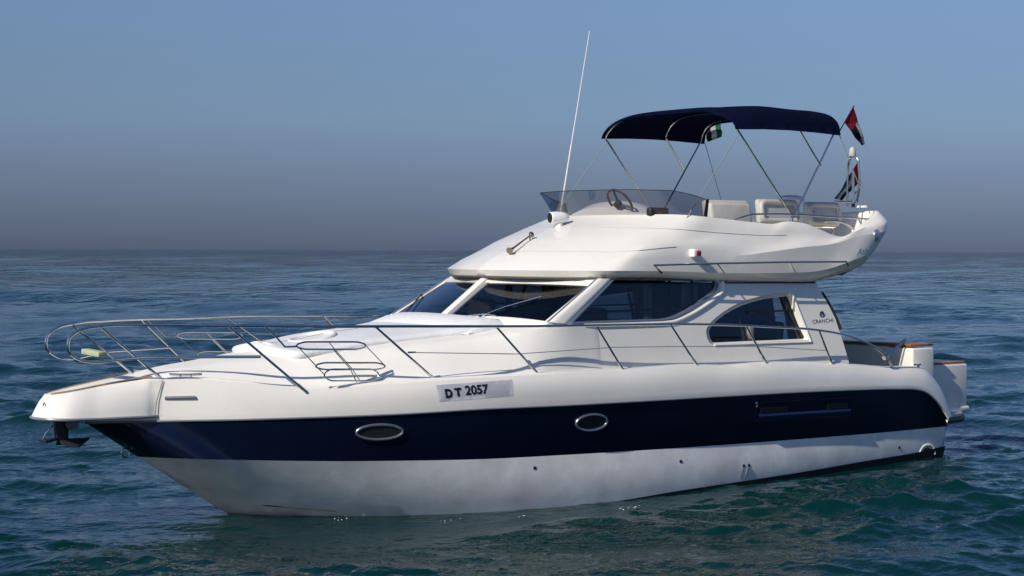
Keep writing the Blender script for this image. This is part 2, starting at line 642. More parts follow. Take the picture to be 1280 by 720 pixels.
# long lines of the hull, port side, from the transom (first) to the stem (last)
L_keel = [(0.02, 0, -.55), (3, 0, -.62), (7, 0, -.66), (9.3, 0, -.58), (10.3, 0, -.38), (10.75, 0, -.14), (11.0, 0, -.005)]
L_chine = [(0.0, 1.70, -.12), (2, 1.80, -.13), (4, 1.87, -.14), (6, 1.86, -.15), (8, 1.60, -.15), (9.3, 1.13, -.13), (10.2, .68, -.06), (10.8, .30, .0), (11.15, 0, .085)]
L_low = [(-0.038,1.767,0.475), (1.536,1.853,0.483), (3.240,1.913,0.503), (4.769,1.934,0.522), (6.156,1.925,0.545), (7.392,1.850,0.562), (8.517,1.732,0.580), (9.514,1.522,0.611), (10.419,1.239,0.643), (11.250,0.884,0.681), (11.867,0.539,0.709), (12.069,0.000,0.691)]
L_top = [(0.102,1.906,0.588), (0.282,1.917,0.773), (0.498,1.930,0.936), (0.711,1.943,1.033), (0.922,1.955,1.072), (1.353,1.981,1.099), (2.419,2.033,1.134), (3.407,2.062,1.154), (4.918,2.080,1.168), (6.284,2.062,1.173), (7.504,1.982,1.175), (8.606,1.847,1.179), (9.581,1.617,1.158), (10.466,1.313,1.147), (11.278,0.933,1.136), (12.105,0.429,1.125), (12.470,0.185,1.118), (12.690,0.000,1.107)]
L_gun = [(-0.144,1.740,0.644), (-0.068,1.740,0.802), (0.029,1.742,0.983), (0.251,1.757,1.205), (0.449,1.770,1.330), (0.664,1.784,1.374), (1.293,1.826,1.400), (2.252,1.883,1.483), (2.928,1.907,1.536), (3.952,1.951,1.570), (4.748,1.963,1.558), (5.241,1.970,1.586), (6.484,1.957,1.572), (7.769,1.895,1.560), (9.130,1.694,1.529), (9.742,1.527,1.499), (10.642,1.204,1.465), (11.340,0.862,1.555), (12.0, .47, 1.575), (12.3, .33, 1.46), (12.6, .16, 1.33), (12.8, 0, 1.25)]
NX = 110


def resample(line, n):
    P = np.array(line)
    tt = (P[:, 0] - P[0, 0]) / (P[-1, 0] - P[0, 0])
    tt = np.maximum.accumulate(tt + np.arange(len(tt)) * 1e-6)
    e = np.linspace(0, 1, n)
    e = e - 0.11 * np.sin(2 * np.pi * e) / np.pi  # closer stations at both ends
    return _herm(tt, P, e)


keel, chine, low, top, gun = [resample(l, NX) for l in (L_keel, L_chine, L_low, L_top, L_gun)]
# lower hull: keel - chine - a little convexity - band
mid = 0.5 * (chine + low)
mid[:, 1] += 0.05 * np.sin(np.linspace(0, np.pi, NX)) ** .5
mid[-1, 1] = 0
q1 = 0.25 * low + 0.75 * chine
q1[:, 1] += 0.03 * np.sin(np.linspace(0, np.pi, NX)) ** .5
q3 = 0.75 * low + 0.25 * chine
q3[:, 1] += 0.03 * np.sin(np.linspace(0, np.pi, NX)) ** .5
bm = NB()
loft(bm, [keel, chine, q1, mid, q3, low])
# transom
tr = [keel[0], chine[0], mid[0], low[0], top[0]]
va = [bm.verts.new(p) for p in tr] + [bm.verts.new(mir(p)) for p in tr[:0:-1]]
bm.faces.new(va)
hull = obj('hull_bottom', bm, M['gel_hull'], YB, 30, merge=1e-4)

# spray line along the forefoot
bm = NB()
tube(bm, [(11.181,0.050,0.131), (10.921,0.300,0.101), (10.600,0.660,0.072), (10.116,1.100,0.031)], 0.006)
obj('spray_rail', bm, M['black'], hull)

# black antifouling showing above the water aft
bm = NB()
wl = [(0.034,1.740,0.195), (0.512,1.760,0.157), (1.821,1.810,0.108), (3.136,1.850,0.056), (4.121,1.880,0.025), (5.564,1.880,-0.019), (6.609,1.840,-0.079), (7.5, 1.7, -.1)]
wl = by_x(wl, np.linspace(0.02, 7.0, 40))
ch = by_x([tuple(p) for p in chine], np.linspace(0.02, 7.0, 40))
lw = by_x([tuple(p) for p in low], np.linspace(0.02, 7.0, 40))
up = []
for k in range(40):
    f = (wl[k, 2] - ch[k, 2]) / (lw[k, 2] - ch[k, 2])
    f = max(0.0, f)
    bulge = 0.05 * (1 - abs(2 * f - 1)) + 0.012
    up.append(ch[k] * (1 - f) + lw[k] * f + np.array([0, bulge, 0]))
loft(bm, [ch + np.array([0, .012, -.02]), up])
obj('antifouling', bm, M['black'], hull)

# navy band
b2 = 0.5 * (low + top)
b2[:, 1] += 0.03 * np.sin(np.linspace(0, np.pi, NX)) ** .5
b2[-1, 1] = 0
bm = NB()
loft(bm, [low, b2, top])
band = obj('hull_band', bm, M['navy'], YB, 40, merge=1e-4)

# white topsides with a rounded shoulder
lip0 = top.copy(); lip0[:, 1] += 0.012 * np.linspace(1, 0, NX) ** .2; lip0[:, 2] += 0.006
lip1 = top.copy(); lip1[:, 1] += 0.018 * np.linspace(1, 0, NX) ** .2; lip1[:, 2] += 0.035
rows = [top, lip0, lip1]
sh_n = 8
for k in range(1, sh_n + 1):
    f = k / sh_n
    L = lip1 * (1 - f) + gun * f
    base = lip1[:, 1] * (1 - f) + gun[:, 1] * f
    rnd = np.interp(L[:, 0], [0, 7, 9, 12, 12.6], [.045, .04, .03, .012, 0.0])
    L[:, 1] = base + rnd * (4 * f * (1 - f)) * (0.6 + 0.8 * f)
    rows.append(L)
inner = gun.copy()
inner[:, 1] = np.maximum(gun[:, 1] - np.interp(gun[:, 0], [0, 10.5, 12.6], [.09, .09, .0]), 0)
inner[:, 2] += 0.012
inner2 = gun.copy()
inner2[:, 1] = np.maximum(gun[:, 1] - np.interp(gun[:, 0], [0, 2.2, 2.6, 10, 12.6], [.16, .16, .30, .3, .02]), 0)
inner2[:, 2] += np.interp(gun[:, 0], [0, 2.2, 2.5, 13], [.0, .0, -.02, -.02])
inner3 = inner2.copy()
inner3[:, 2] = np.minimum(inner3[:, 2], np.interp(gun[:, 0], [0, 2.3, 2.5, 13], [.85, .85, 3, 3]))
bm = NB()
loft(bm, rows + [inner, inner2, inner3])
topside = obj('topside', bm, M['gel'], YB, 40, merge=1e-4)

# rub rail: narrow grey-steel strip along the top of the band
bm = NB()
rr_ = top.copy(); rr_[:, 1] += 0.016 * np.linspace(1, 0.3, NX) ** .3; rr_[:, 2] += 0.004
tube(bm, [tuple(p) for p in rr_[2:]], 0.013, n=200, sides=6)
tube(bm, [mir(p) for p in rr_[2:]], 0.013, n=200, sides=6)
pieces('rub_rail', bm, M['grey'], YB)

# cockpit floor and cabin floor
bm = NB()
prism(bm, [(0.1, 1.6, .85), (2.6, 1.75, .85), (2.6, -1.75, .85), (0.1, -1.6, .85)], (0, 0, -.05))
obj('cockpit_floor', bm, M['teak_grey'], YB)

# ---- foredeck
xs = np.linspace(6.6, 12.4, 60)
gl = by_x([tuple(p) for p in gun[8:]], xs)
D1 = gl.copy(); D1[:, 1] -= np.interp(xs, [7.3, 9, 10.5, 12.6], [.03, .07, .07, .0]); D1[:, 2] += .013
D2 = gl.copy(); D2[:, 1] -= np.interp(xs, [7.3, 9, 10.5, 12, 12.6], [.0, .15, .22, .15, .03]); D2[:, 1] = np.where(xs < 7.6, np.minimum(D2[:, 1], 1.71 + (2.15 - D2[:, 2] - .02) * .267 + np.interp(xs, [6.58, 6.75, 7.3], [-.03, .008, .008])), D2[:, 1]); D2[:, 2] += np.interp(xs, [7.3, 10, 12.6], [.02, .03, .01])
D3 = by_x([(6.4, 1.66, 2.115), (6.58, 1.69, 2.115), (6.75, 1.7275, 2.115), (7.42, 1.7275, 2.115), (7.65, 1.665, 2.08), (8.06, 1.50, 2.0), (9, 1.22, 1.915), (9.6, 1.0, 1.875), (10.4, .74, 1.78), (11.2, .45, 1.70), (12, .2, 1.62), (12.2, .12, 1.56), (12.45, .05, 1.45)], xs)
D4 = by_x([(6.8, 1.15, 2.13), (7.2, 1.15, 2.14), (8.06, 1.02, 2.04), (9, .8, 1.965), (9.6, .66, 1.91), (10.4, .46, 1.825), (11.2, .26, 1.745), (12, .12, 1.63), (12.2, .08, 1.57), (12.45, .03, 1.46)], xs)
D5 = by_x([(6.8, 0, 2.15), (7.2, 0, 2.16), (7.8, 0, 2.165), (8.5, 0, 2.09), (9.6, 0, 1.955), (10.5, 0, 1.845), (11.2, 0, 1.765), (12, 0, 1.635), (12.2, 0, 1.575), (12.45, 0, 1.46)], xs)
rows = [D1, D2]
for f in (0.12, 0.4, 0.7, 0.9):
    L = D2 * (1 - f) + D3 * f
    L[:, 2] += (0.05 * math.sin(f * math.pi)) * np.interp(xs, [7.4, 9, 11, 12.6], [.0, 1, .5, 0]) * (1 if f > .3 else .2)
    rows.append(L)
rows += [D3]
for f in (0.3, 0.65):
    L = D3 * (1 - f) + D4 * f
    L[:, 2] += 0.012 * math.sin(f * math.pi)
    rows.append(L)
rows += [D4, D5]
D0 = gl.copy(); D0[:, 1] -= .02; D0[:, 2] -= .012
D1[:, 2] += .008
bm = NB()
loft(bm, [D0] + rows)
foredeck = obj('foredeck', bm, M['deck'], YB, 50, merge=1e-4)

# ---- bow platform
bot = [(13.297,0.000,1.198), (13.270,0.150,1.200), (13.129,0.310,1.195), (12.735,0.385,1.188), (12.401,0.440,1.189), (12.082,0.480,1.190), (11.86, .50, 1.19)]
mdl = [(13.251,0.000,1.301), (13.224,0.130,1.305), (13.081,0.265,1.311), (12.700,0.350,1.337), (12.372,0.420,1.352), (12.061,0.478,1.367), (11.86, .50, 1.36)]
tp1 = [(13.186,0.000,1.412), (13.156,0.100,1.421), (13.005,0.200,1.443), (12.608,0.275,1.504), (12.304,0.360,1.553), (12.000,0.455,1.586), (11.86, .49, 1.56)]
tp2 = [(13.167,0.000,1.437), (13.126,0.075,1.449), (12.969,0.160,1.473), (12.584,0.225,1.535), (12.269,0.290,1.579), (11.947,0.370,1.606), (11.86, .42, 1.58)]
R_ = [spline(l, 40) for l in (bot, mdl, tp1, tp2)]
for L in R_[:3]:
    for p in L:
        if p[0] < 12.16:
            f = min(1.0, (12.16 - p[0]) / .12)
            off = float(np.interp(p[0], [11.93, 11.985, 12.02], [-.06, -.004, .003]))
            h_ = drop(topside, (p[0], 3.0, min(p[2], 1.54)), (0, -1, 0))
            if 0 < h_[1] < 1.0:
                p[1] = p[1] * (1 - f) + (h_[1] + off) * f
b0 = R_[0].copy(); b0[:, 1] *= .75; b0[:, 2] -= .012
c0 = R_[3].copy(); c0[:, 1] = 0; c0[:, 2] += .004
cb = b0.copy(); cb[:, 1] = 0
zy = lambda L: np.vstack([L[:1] * (1, 0, 1), L[1:]])
bm = NB()
loft(bm, [cb, b0, R_[0], zy(0.5 * (R_[0] + R_[1]) + np.array([0, .004, 0]) * np.linspace(1, 0, 40)[:, None]), R_[1], zy(0.5 * (R_[1] + R_[2]) + np.array([0, .010, 0.005]) * np.linspace(1, 0, 40)[:, None]), R_[2], zy(0.5 * (R_[2] + R_[3]) + np.array([0, .004, .012])), R_[3], c0])
plat = obj('bow_platform', bm, M['deck'], YB, 45, merge=2e-3)
# grey rubber strip round the lower edge
bm = NB()
e_ = R_[0] + np.array([0, 0.006, -0.004])
full = [mir(p) for p in e_[34:0:-1]] + [tuple(p) for p in e_[:35]]
tube(bm, full, 0.017, n=120, sides=8)
obj('rubber_edge', bm, M['grey'], plat)
# teak inlay along the walkway edges
bm = NB()
ti = R_[3][2:34] * np.array([1, .86, 1]) + np.array([0, 0, .007])
to = R_[3][2:34] * np.array([1, .99, 1]) + np.array([0.0, 0, .003])
loft(bm, [to, to + np.array([0, 0, .012]), ti + np.array([0, 0, .012]), ti])
obj('teak_strip', bm, M['teak_grey'], plat)
# joint line between platform and topside, small eye on the nose
bm = NB()
tube(bm, [(11.998,0.488,1.579), (12.054,0.492,1.439), (12.072,0.490,1.377), (12.095,0.487,1.200)], 0.0045, sides=5)
obj('joint_line', bm, M['seam'], plat)
bm = NB()
tube(bm, [(13.243,0.110,1.339), (13.225,0.100,1.372)], 0.008, sides=6)
obj('drain_hole', bm, M['rubber'], plat)
bm = NB()
tube(bm, [(11.992,0.515,1.389), (11.711,0.696,1.396)], 0.018, sides=8)
obj('hawse_slot', bm, M['grey'], topside)
# chain eye on the stem
bm = NB()
c_ = np.array((12.217,0.000,0.746))
tube(bm, [c_ + np.array([.05 * math.cos(a), .0, .05 * math.sin(a)]) for a in np.linspace(0, 2 * math.pi, 13)[:-1]], 0.010, closed=True, n=33)
obj('towing_eye', bm, M['steel'], YB)

# bow roller under the platform
bm = NB()
c_ = np.array((12.888,0.000,1.118))
lathe(bm, [(.035, -.09), (.07, -.085), (.07, -.05), (.045, -.03), (.045, .03), (.07, .05), (.07, .085), (.035, .09)], c_, (0, 1, 0), 20)
box(bm, c_ + np.array([0, .1, .03]), (.12, .012, .13))
box(bm, c_ + np.array([0, -.1, .03]), (.12, .012, .13))
obj('bow_roller', bm, M['grey'], YB)

# ---- cabin side panels with window openings
def side_y(z):
    return 1.71 - (z - 2.15) * 0.267


def flat_panel(bm, outer, holes, fmap, thick):
    """Panel in (x,z) with holes, placed by fmap(x,z,depth)."""
    geo = []
    tmp = bmesh.new()
    for loop in [outer] + holes:
        vs = [tmp.verts.new((p[0], 0, p[1])) for p in loop]
        for k in range(len(vs)):
            geo.append(tmp.edges.new((vs[k], vs[(k + 1) % len(vs)])))
    bmesh.ops.triangle_fill(tmp, use_beauty=True, use_dissolve=False, edges=geo, normal=(0, 1, 0))
    tmp.verts.index_update()
    V = [(v.co.x, v.co.z) for v in tmp.verts]
    T = [[v.index for v in f.verts] for f in tmp.faces]
    E = [(e.verts[0].index, e.verts[1].index) for e in tmp.edges if len(e.link_faces) == 1]
    tmp.free()
    a = [bm.verts.new(fmap(x, z, 0.0)) for x, z in V]
    b = [bm.verts.new(fmap(x, z, thick)) for x, z in V]
    for t_ in T:
        bm.faces.new([a[k] for k in t_])
        bm.faces.new([b[k] for k in t_[::-1]])
    for i_, j_ in E:
        bm.faces.new([a[i_], a[j_], b[j_], b[i_]])


def xz(pts, n=None, closed=True):
    P = np.array(pts)
    if n:
        P = spline(P, n + 1, closed)[:-1] if closed else spline(P, n, closed)
    return [(p[0], p[2]) for p in P]


def round_poly(pts, r, seg=5):
    """Closed polygon of 3D points with its corners rounded by r."""
    out = []
    n = len(pts)
    for k in range(n):
        p0, p, p1 = [np.array(pts[(k + d) % n]) for d in (-1, 0, 1)]
        a, b = p0 - p, p1 - p
        la, lb = np.linalg.norm(a), np.linalg.norm(b)
        rr = min(r[k] if isinstance(r, (list, tuple)) else r, la * .48, lb * .48)
        s_, e_ = p + a / la * rr, p + b / lb * rr
        for i in range(seg + 1):
            f = i / seg
            out.append((1 - f) ** 2 * s_ + 2 * f * (1 - f) * p + f * f * e_)
    return out


SW = round_poly([(7.132,1.711,2.148), (6.292,1.565,2.694), (4.458,1.571,2.670), (4.505,1.605,2.544), (4.985,1.667,2.311), (5.449,1.710,2.151)], [.05, .03, .10, .16, .45, .35], 7)
AW_pts = [(4.758,1.779,1.893), (4.758,1.748,2.006), (4.614,1.719,2.117), (4.330,1.684,2.247), (3.990,1.657,2.347), (3.592,1.640,2.411), (3.131,1.632,2.442), (2.952,1.795,1.832), (4.716,1.796,1.830)]
AW = round_poly(AW_pts, [.06, .1, .2, .2, .2, .2, .04, .04, .05], 5)
outer = [(7.500,1.712,2.142), (6.511,1.564,2.695), (5.843,1.562,2.706), (4.422,1.564,2.696), (2.595,1.578,2.645), (2.551,1.613,2.512), (2.439,1.661,2.334), (2.339,1.720,2.112), (2.271,1.809,1.780), (2.233,1.879,1.515), (2.248,1.908,1.407), (4.743,1.900,1.440), (6.396,1.888,1.485), (6.978,1.881,1.508)]
AW = [np.array(p) for p in AW]
piv = np.array((2.952,1.795,1.832))
AWo = [piv + (p - piv) * (1.055, 1, 1.075) for p in AW]
for sg in (1, -1):
    f_ = lambda x, z, d, sg=sg: (x, sg * (side_y(z) - d), z)
    bm = NB()
    flat_panel(bm, xz(outer), [xz(SW), xz(AWo)], f_, 0.11)
    cs = obj('cabin_side', bm, M['gel'], YB, 30)
    bm = NB()
    loft(bm, [[(p[0], sg * (side_y(p[2]) + .002), p[2]) for p in AWo + AWo[:1]], [(p[0], sg * (side_y(p[2]) - .018), p[2]) for p in [.75 * a + .25 * b_ for a, b_ in zip(AWo, AW)] + [.75 * AWo[0] + .25 * AW[0]]],
              [(p[0], sg * (side_y(p[2]) - .08), p[2]) for p in AW + AW[:1]]], mirror=False)
    obj('window_recess', bm, M['gel'], cs, 25)
    for nm, poly in (('side', SW), ('aft', AW)):
        bm = NB()
        flat_panel(bm, xz(poly), [], lambda x, z, d, sg=sg: (x, sg * (side_y(z) - (.045 if nm == 'side' else .085) - d), z), 0.006)
        gl_ = obj('cabin_window', bm, M['glass_side'], YB, 30)
        # trim round the pane
        bm = NB()
        pts = [(p[0], sg * (side_y(p[2]) - (-.006 if nm == 'side' else .07)), p[2]) for p in poly]
        tube(bm, pts, 0.020 if nm == 'side' else 0.014, closed=True, smooth=False, sides=8)
        if nm == 'side':
            pin = [(p[0] * .985 + .015 * 5.6, sg * (side_y(p[2]) - .03), p[2] * .965 + .035 * 2.42) for p in poly]
            tube(bm, pin, 0.014, closed=True, smooth=False, sides=6)
        obj('window_frame', bm, M['alu'] if nm == 'side' else M['gel'], gl_)
        bm = NB()
        if nm == 'side':
            for u0, u1 in (((5.35, 2.14), (5.25, 2.66)), ((4.95, 2.2), (4.85, 2.66))):
                tube(bm, [(u0[0], sg * (side_y(u0[1]) - .10), u0[1]), (u1[0], sg * (side_y(u1[1]) - .10), u1[1])], .02, sides=6)
            tube(bm, [(6.9, sg * 1.58, 2.27), (4.9, sg * 1.58, 2.30)], .018, sides=6)
        else:
            tube(bm, [(3.95, sg * (side_y(2.23) - .08), 2.225), (2.95, sg * (side_y(2.23) - .08), 2.235)], .014, sides=6)
            tube(bm, [(4.12, sg * (side_y(1.85) - .08), 1.85), (4.12, sg * (side_y(2.2) - .08), 2.14)], .014, sides=6)
            tube(bm, [(2.98, sg * (side_y(1.85) - .08), 1.86), (3.25, sg * (side_y(2.4) - .08), 2.40)], .022, sides=6)
        obj('glazing_bar', bm, M['rubber'], gl_)
    # long moulded cove line over the aft window edge (cream hinge strip)
    bm = NB()
    tube(bm, [((3.112,1.629,2.453)[0], sg * ((3.112,1.629,2.453)[1] + .004), (3.112,1.629,2.453)[2]), ((2.926,1.801,1.810)[0], sg * ((2.926,1.801,1.810)[1] + .004), (2.926,1.801,1.810)[2])], 0.018, sides=8)
    tube(bm, [((2.928,1.802,1.804)[0], sg * ((2.928,1.802,1.804)[1] + .004), (2.928,1.802,1.804)[2]), ((4.749,1.799,1.815)[0], sg * ((4.749,1.799,1.815)[1] + .004), (4.749,1.799,1.815)[2])], 0.014, sides=8)
    obj('window_sill', bm, M['gel'], cs)
    # lifeline-height crease and dark seam under the roof
    bm = NB()
    tube(bm, [(p[0], sg * (p[1] + .004), p[2]) for p in ((6.490,1.563,2.700), (5.843,1.562,2.706), (4.423,1.566,2.691), (4.323,1.584,2.621), (2.620,1.587,2.612))], 0.012, smooth=False, sides=6)
    obj('roof_seam', bm, M['seam'], cs)
    if sg == 1:
        # raised rounded lip sweeping from the window's aft corner down to the sill
        bm = NB()
        tube(bm, [(4.393,1.580,2.638), (4.405,1.608,2.532), (4.546,1.633,2.440), (4.843,1.669,2.303), (5.157,1.699,2.191), (5.455,1.717,2.125), (5.981,1.719,2.117), (6.908,1.718,2.118)], 0.030, n=50)
        obj('window_lip', bm, M['gel'], cs)
    else:
        bm = NB()
        tube(bm, [mir(p) for p in ((4.393,1.580,2.638), (4.405,1.608,2.532), (4.546,1.633,2.440), (4.843,1.669,2.303), (5.157,1.699,2.191), (5.455,1.717,2.125), (5.981,1.719,2.117), (6.908,1.718,2.118))], 0.030, n=50)
        obj('window_lip', bm, M['gel'], cs)

# aft bulkhead with a dark glass door, set between the sides
bm = NB()
bl = [(2.571,1.601,2.556), (2.439,1.661,2.334), (2.339,1.720,2.112), (2.271,1.809,1.780), (2.239,1.885,1.494)]
a_ = [(p[0] - .02, p[1] - .05, p[2]) for p in bl]
b_ = [(p[0] - .10, 1.2, p[2]) for p in bl]
c_ = [(p[0] - .02, .75, p[2]) for p in bl]
loft(bm, [a_, b_, c_])
bulk = pieces('aft_bulkhead', bm, M['gel'], YB, 40)[0]
bm = NB()
p0, p1 = bl[0], bl[-1]
prism(bm, [(p0[0] + .05, .76, p0[2]), (p1[0] + .05, .76, .9), (p1[0] + .05, -.76, .9), (p0[0] + .05, -.76, p0[2])], (.02, 0, 0))
obj('cockpit_door', bm, M['glass_cabin'], YB)
bm = NB()
for sg in (1, -1):
    tube(bm, [(p[0], p[1] * sg, p[2]) for p in ((2.485,1.605,2.467), (2.401,1.641,2.333), (2.318,1.686,2.166), (2.247,1.742,1.955))], .024, sides=8)
pieces('edge_trim', bm, M['rubber'], bulk)

# ---- windscreen
WB_p, WT_p = np.array((7.44, 1.70, 2.15)), np.array((6.53, 1.565, 2.672))
WB_c, WT_c = np.array((7.819,0.000,2.171)), np.array((7.090,0.000,2.687))


def ws(u, v, out=0.0):
    """u 0..1 centre to port corner, v 0..1 bottom to top; gently bowed."""
    a = WB_c * (1 - u) + WB_p * u
    b = WT_c * (1 - u) + WT_p * u
    p = a * (1 - v) + b * v
    n_ = np.array([.45, .30, .75])
    return p + n_ * (0.05 * u * (1 - u) * 4 * (1 - .85 * max(0, v)) + out)


shield = None
for sg in (1, -1):
    bm = NB()
    U = np.linspace(0.0, 1.0, 13)
    rows = [[ws(u, v) * np.array([1, sg, 1]) for u in U] for v in np.linspace(0, 1, 9)]
    loft(bm, rows, mirror=False)
    pane = obj('windscreen', bm, M['glass_cabin'], YB)
    bm = NB()
    s_ = np.array([1, sg, 1])
    loft(bm, [[ws(u, .03, .012) * s_ for u in U], [ws(u, .0, .014) * s_ for u in U], [(ws(u, -.05 * (1 - u ** 6), .01) + np.array((.03, .02, -.03)) * (1 - u ** 6)) * s_ for u in U], [(ws(u, -.1 * (1 - u ** 6), .0) + np.array((.06, .03, -.14)) * (1 - u ** 6)) * s_ for u in U]], mirror=False)
    loft(bm, [[ws(u, .855, .004) * s_ for u in U], [ws(u, .865, .022) * s_ for u in U], [ws(u, .925, .024) * s_ for u in U], [ws(u, .93, .012) * s_ for u in U], [ws(u, .96, .012) * s_ for u in U], [ws(u, .965, .024) * s_ for u in U], [ws(u, 1.02, .0) * s_ for u in U]], mirror=False)
    pieces('windscreen_frame', bm, M['gel'], pane, 50)
    bm = NB()
    tube(bm, [ws(.985, v, .012) * np.array([1, sg, 1]) for v in np.linspace(0, 1, 5)], .022, sides=8)
    tube(bm, [ws(.06, v, .006) * np.array([1, sg, 1]) for v in np.linspace(0, 1, 5)], .012, sides=6)
    pieces('glazing_trim', bm, M['alu'], pane)
    bm = NB()
    # wiper arm lying up the glass
    if sg == 1:
        a, b_, c_ = ws(.40, -.02, .05), ws(.50, .22, .04), ws(.70, .52, .03)
        tube(bm, [a, b_, c_], .008, sides=6, smooth=False)
        tube(bm, [ws(.22, .0, .03), ws(.40, .04, .04), ws(.52, .02, .03)], .007, sides=6, smooth=False)
        lathe(bm, [(.03, 0), (.025, .05)], ws(.40, -.04, .01), (.5, .3, .8), 12)
    else:
        a, c_ = ws(.60, -.02, .05), ws(.98, .50, .03)
        tube(bm, [a * np.array([1, -1, 1]), c_ * np.array([1, -1, 1])], .010, sides=6, smooth=False)
    obj('wiper', bm, M['steel'] if sg == 1 else M['rubber'], pane)
bm = NB()
cA, cB = WB_c, WT_c
for dy in (0,):
    rows = []
    for v in np.linspace(-.03, 1.0, 6):
        p = cA * (1 - v) + cB * v
        rows.append([p + np.array([-.03, -.07, -.02]), p + np.array([.02, -.065, .03]), p + np.array([.035, 0, .042]), p + np.array([.02, .065, .03]), p + np.array([-.03, .07, -.02])])
    loft(bm, rows, mirror=False)
obj('windscreen_mullion', bm, M['gel'], YB)
# corner pillars, softly rounded, between windscreen and side windows
for sg in (1, -1):
    bm = NB()
    lo_ = [WB_p + np.array([.03, -.06, -.03]), WB_p + np.array([.02, .0, .02]), WB_p + np.array([-.08, .035, .01]), WB_p + np.array([-.22, .035, .0]), WB_p + np.array([-.32, .0, -.02])]
    hi_ = [WT_p + np.array([.03, -.06, .0]), WT_p + np.array([.02, .0, .02]), WT_p + np.array([-.06, .03, .02]), WT_p + np.array([-.17, .03, .02]), WT_p + np.array([-.25, .0, .02])]
    rows = [[(a * (1 - v) + b_ * v) * np.array([1, sg, 1]) for a, b_ in zip(lo_, hi_)] for v in np.linspace(.0, 1, 8)]
    rows = [spline(r, 13) for r in rows]
    loft(bm, rows, mirror=False)
    obj('corner_pillar', bm, M['gel'], YB, 60)

# ---- saloon inside
bm = NB()
prism(bm, [(7.6, 1.5, 1.35), (2.3, 1.7, 1.35), (2.3, -1.7, 1.35), (7.6, -1.5, 1.35)], (0, 0, -.03))
obj('saloon_floor', bm, M['interior'], YB)
bm = NB()
hl = [(7.02, 0, 2.62), (6.9, .7, 2.615), (6.5, 1.45, 2.60), (4.5, 1.50, 2.585), (2.5, 1.52, 2.57)]
loft(bm, [hl, [(p[0], 0, p[2]) for p in hl]])
obj('headliner', bm, M['headliner'], YB)
bm = NB()
loft(bm, [[(7.75, 0, 2.12), (7.4, 1.0, 2.10), (7.2, 1.55, 2.09)], [(7.0, 0, 2.14), (6.9, 1.0, 2.13), (6.8, 1.55, 2.1)], [(6.9, 0, 1.4), (6.8, 1, 1.4), (6.7, 1.55, 1.4)]])
obj('dashboard', bm, M['dash'], YB, 30)
for (x, y, zz, w_) in ((6.0, .75, 2.28, .55), (6.0, -.35, 2.3, .5), (6.55, -.9, 2.36, .5), (4.0, 1.25, 2.02, .9), (3.1, 1.1, 2.05, .6), (4.6, -1.2, 2.0, 1.2)):
    bm = NB()
    box(bm, (x, y, zz - .35), (.14, w_, .75), Matrix.Rotation(math.radians(-8), 3, 'Y'), .05, 3)
    box(bm, (x + .28, y, zz - .62), (.55, w_, .16), None, .05, 3)
    obj('saloon_seat', bm, M['seat_in'], YB)
for sg in (1, -1):
    for x0, x1 in ((4.72, 5.02), (5.55, 5.68)):
        bm = NB()
        cu = [(x0 + (x1 - x0) * k / 24, sg * (1.47 + .018 * math.sin(k * 1.3))) for k in range(25)]
        loft(bm, [[(x, y, 2.02) for x, y in cu], [(x, y - .02 * sg, 2.62) for x, y in cu]], mirror=False)
        obj('curtain', bm, M['seat_back'], YB, 80)
bm = NB()
c_ = np.array((6.62, .75, 2.13))
tube(bm, [c_ + .19 * np.array([math.cos(a) * .45, math.sin(a), math.cos(a) * .9]) for a in np.linspace(0, 2 * math.pi, 17)[:-1]], .014, closed=True, n=49)
obj('saloon_wheel', bm, M['dash'], YB)

# ---- flybridge moulding
R0 = [(7.20, 0, 2.715), (7.10, .55, 2.712), (6.86, 1.1, 2.71), (6.56, 1.5, 2.71), (6.2, 1.63, 2.705), (5.7, 1.625, 2.70), (4.5, 1.61, 2.655), (3.5, 1.63, 2.635), (2.6, 1.65, 2.645), (2.1, 1.65, 2.74), (1.66, 1.62, 2.86), (1.48, 1.0, 2.88), (1.44, 0, 2.88)]
R1 = [(7.245, 0, 2.79), (7.145, .55, 2.79), (6.90, 1.12, 2.79), (6.60, 1.53, 2.79), (6.25, 1.69, 2.79), (5.7, 1.715, 2.785), (4.5, 1.715, 2.755), (3.5, 1.74, 2.75), (2.6, 1.765, 2.79), (2.0, 1.78, 2.93), (1.437,1.640,3.047), (1.18, 1.0, 3.08), (1.12, 0, 3.08)]
R2 = [(6.80, 0, 3.03), (6.71, .5, 3.03), (6.45, 1.05, 3.03), (6.15, 1.44, 3.025), (5.925,1.650,3.047), (5.022,1.685,3.096), (4.174,1.715,2.988), (3.695,1.735,3.031), (3.095,1.755,3.092), (2.379,1.760,3.156), (1.988,1.750,3.236), (1.135,1.600,3.345), (1.0, 1.0, 3.36), (.95, 0, 3.36)]
R3 = [(6.22, 0, 3.27), (6.13, .5, 3.27), (5.90, 1.0, 3.27), (5.6, 1.34, 3.265), (5.2, 1.52, 3.25), (4.6, 1.57, 3.22), (3.9, 1.61, 3.20), (3.3, 1.64, 3.19), (2.8, 1.69, 3.21), (2.3, 1.71, 3.22), (1.85, 1.715, 3.35), (1.024,1.520,3.485), (.95, 1.0, 3.50), (.90, 0, 3.5)]
R4 = [(5.50, 0, 3.505), (5.43, .5, 3.505), (5.22, 1.0, 3.505), (4.98, 1.27, 3.505), (4.766,1.430,3.492), (4.271,1.480,3.456), (3.707,1.520,3.414), (3.331,1.560,3.401), (3.169,1.585,3.430), (2.895,1.610,3.417), (1.953,1.660,3.259), (1.769,1.660,3.350), (1.475,1.580,3.467), (1.083,1.420,3.612), (1.0, .8, 3.60), (.96, 0, 3.61)]
NF = 150


def ring(pts):
    return spline(pts, NF)


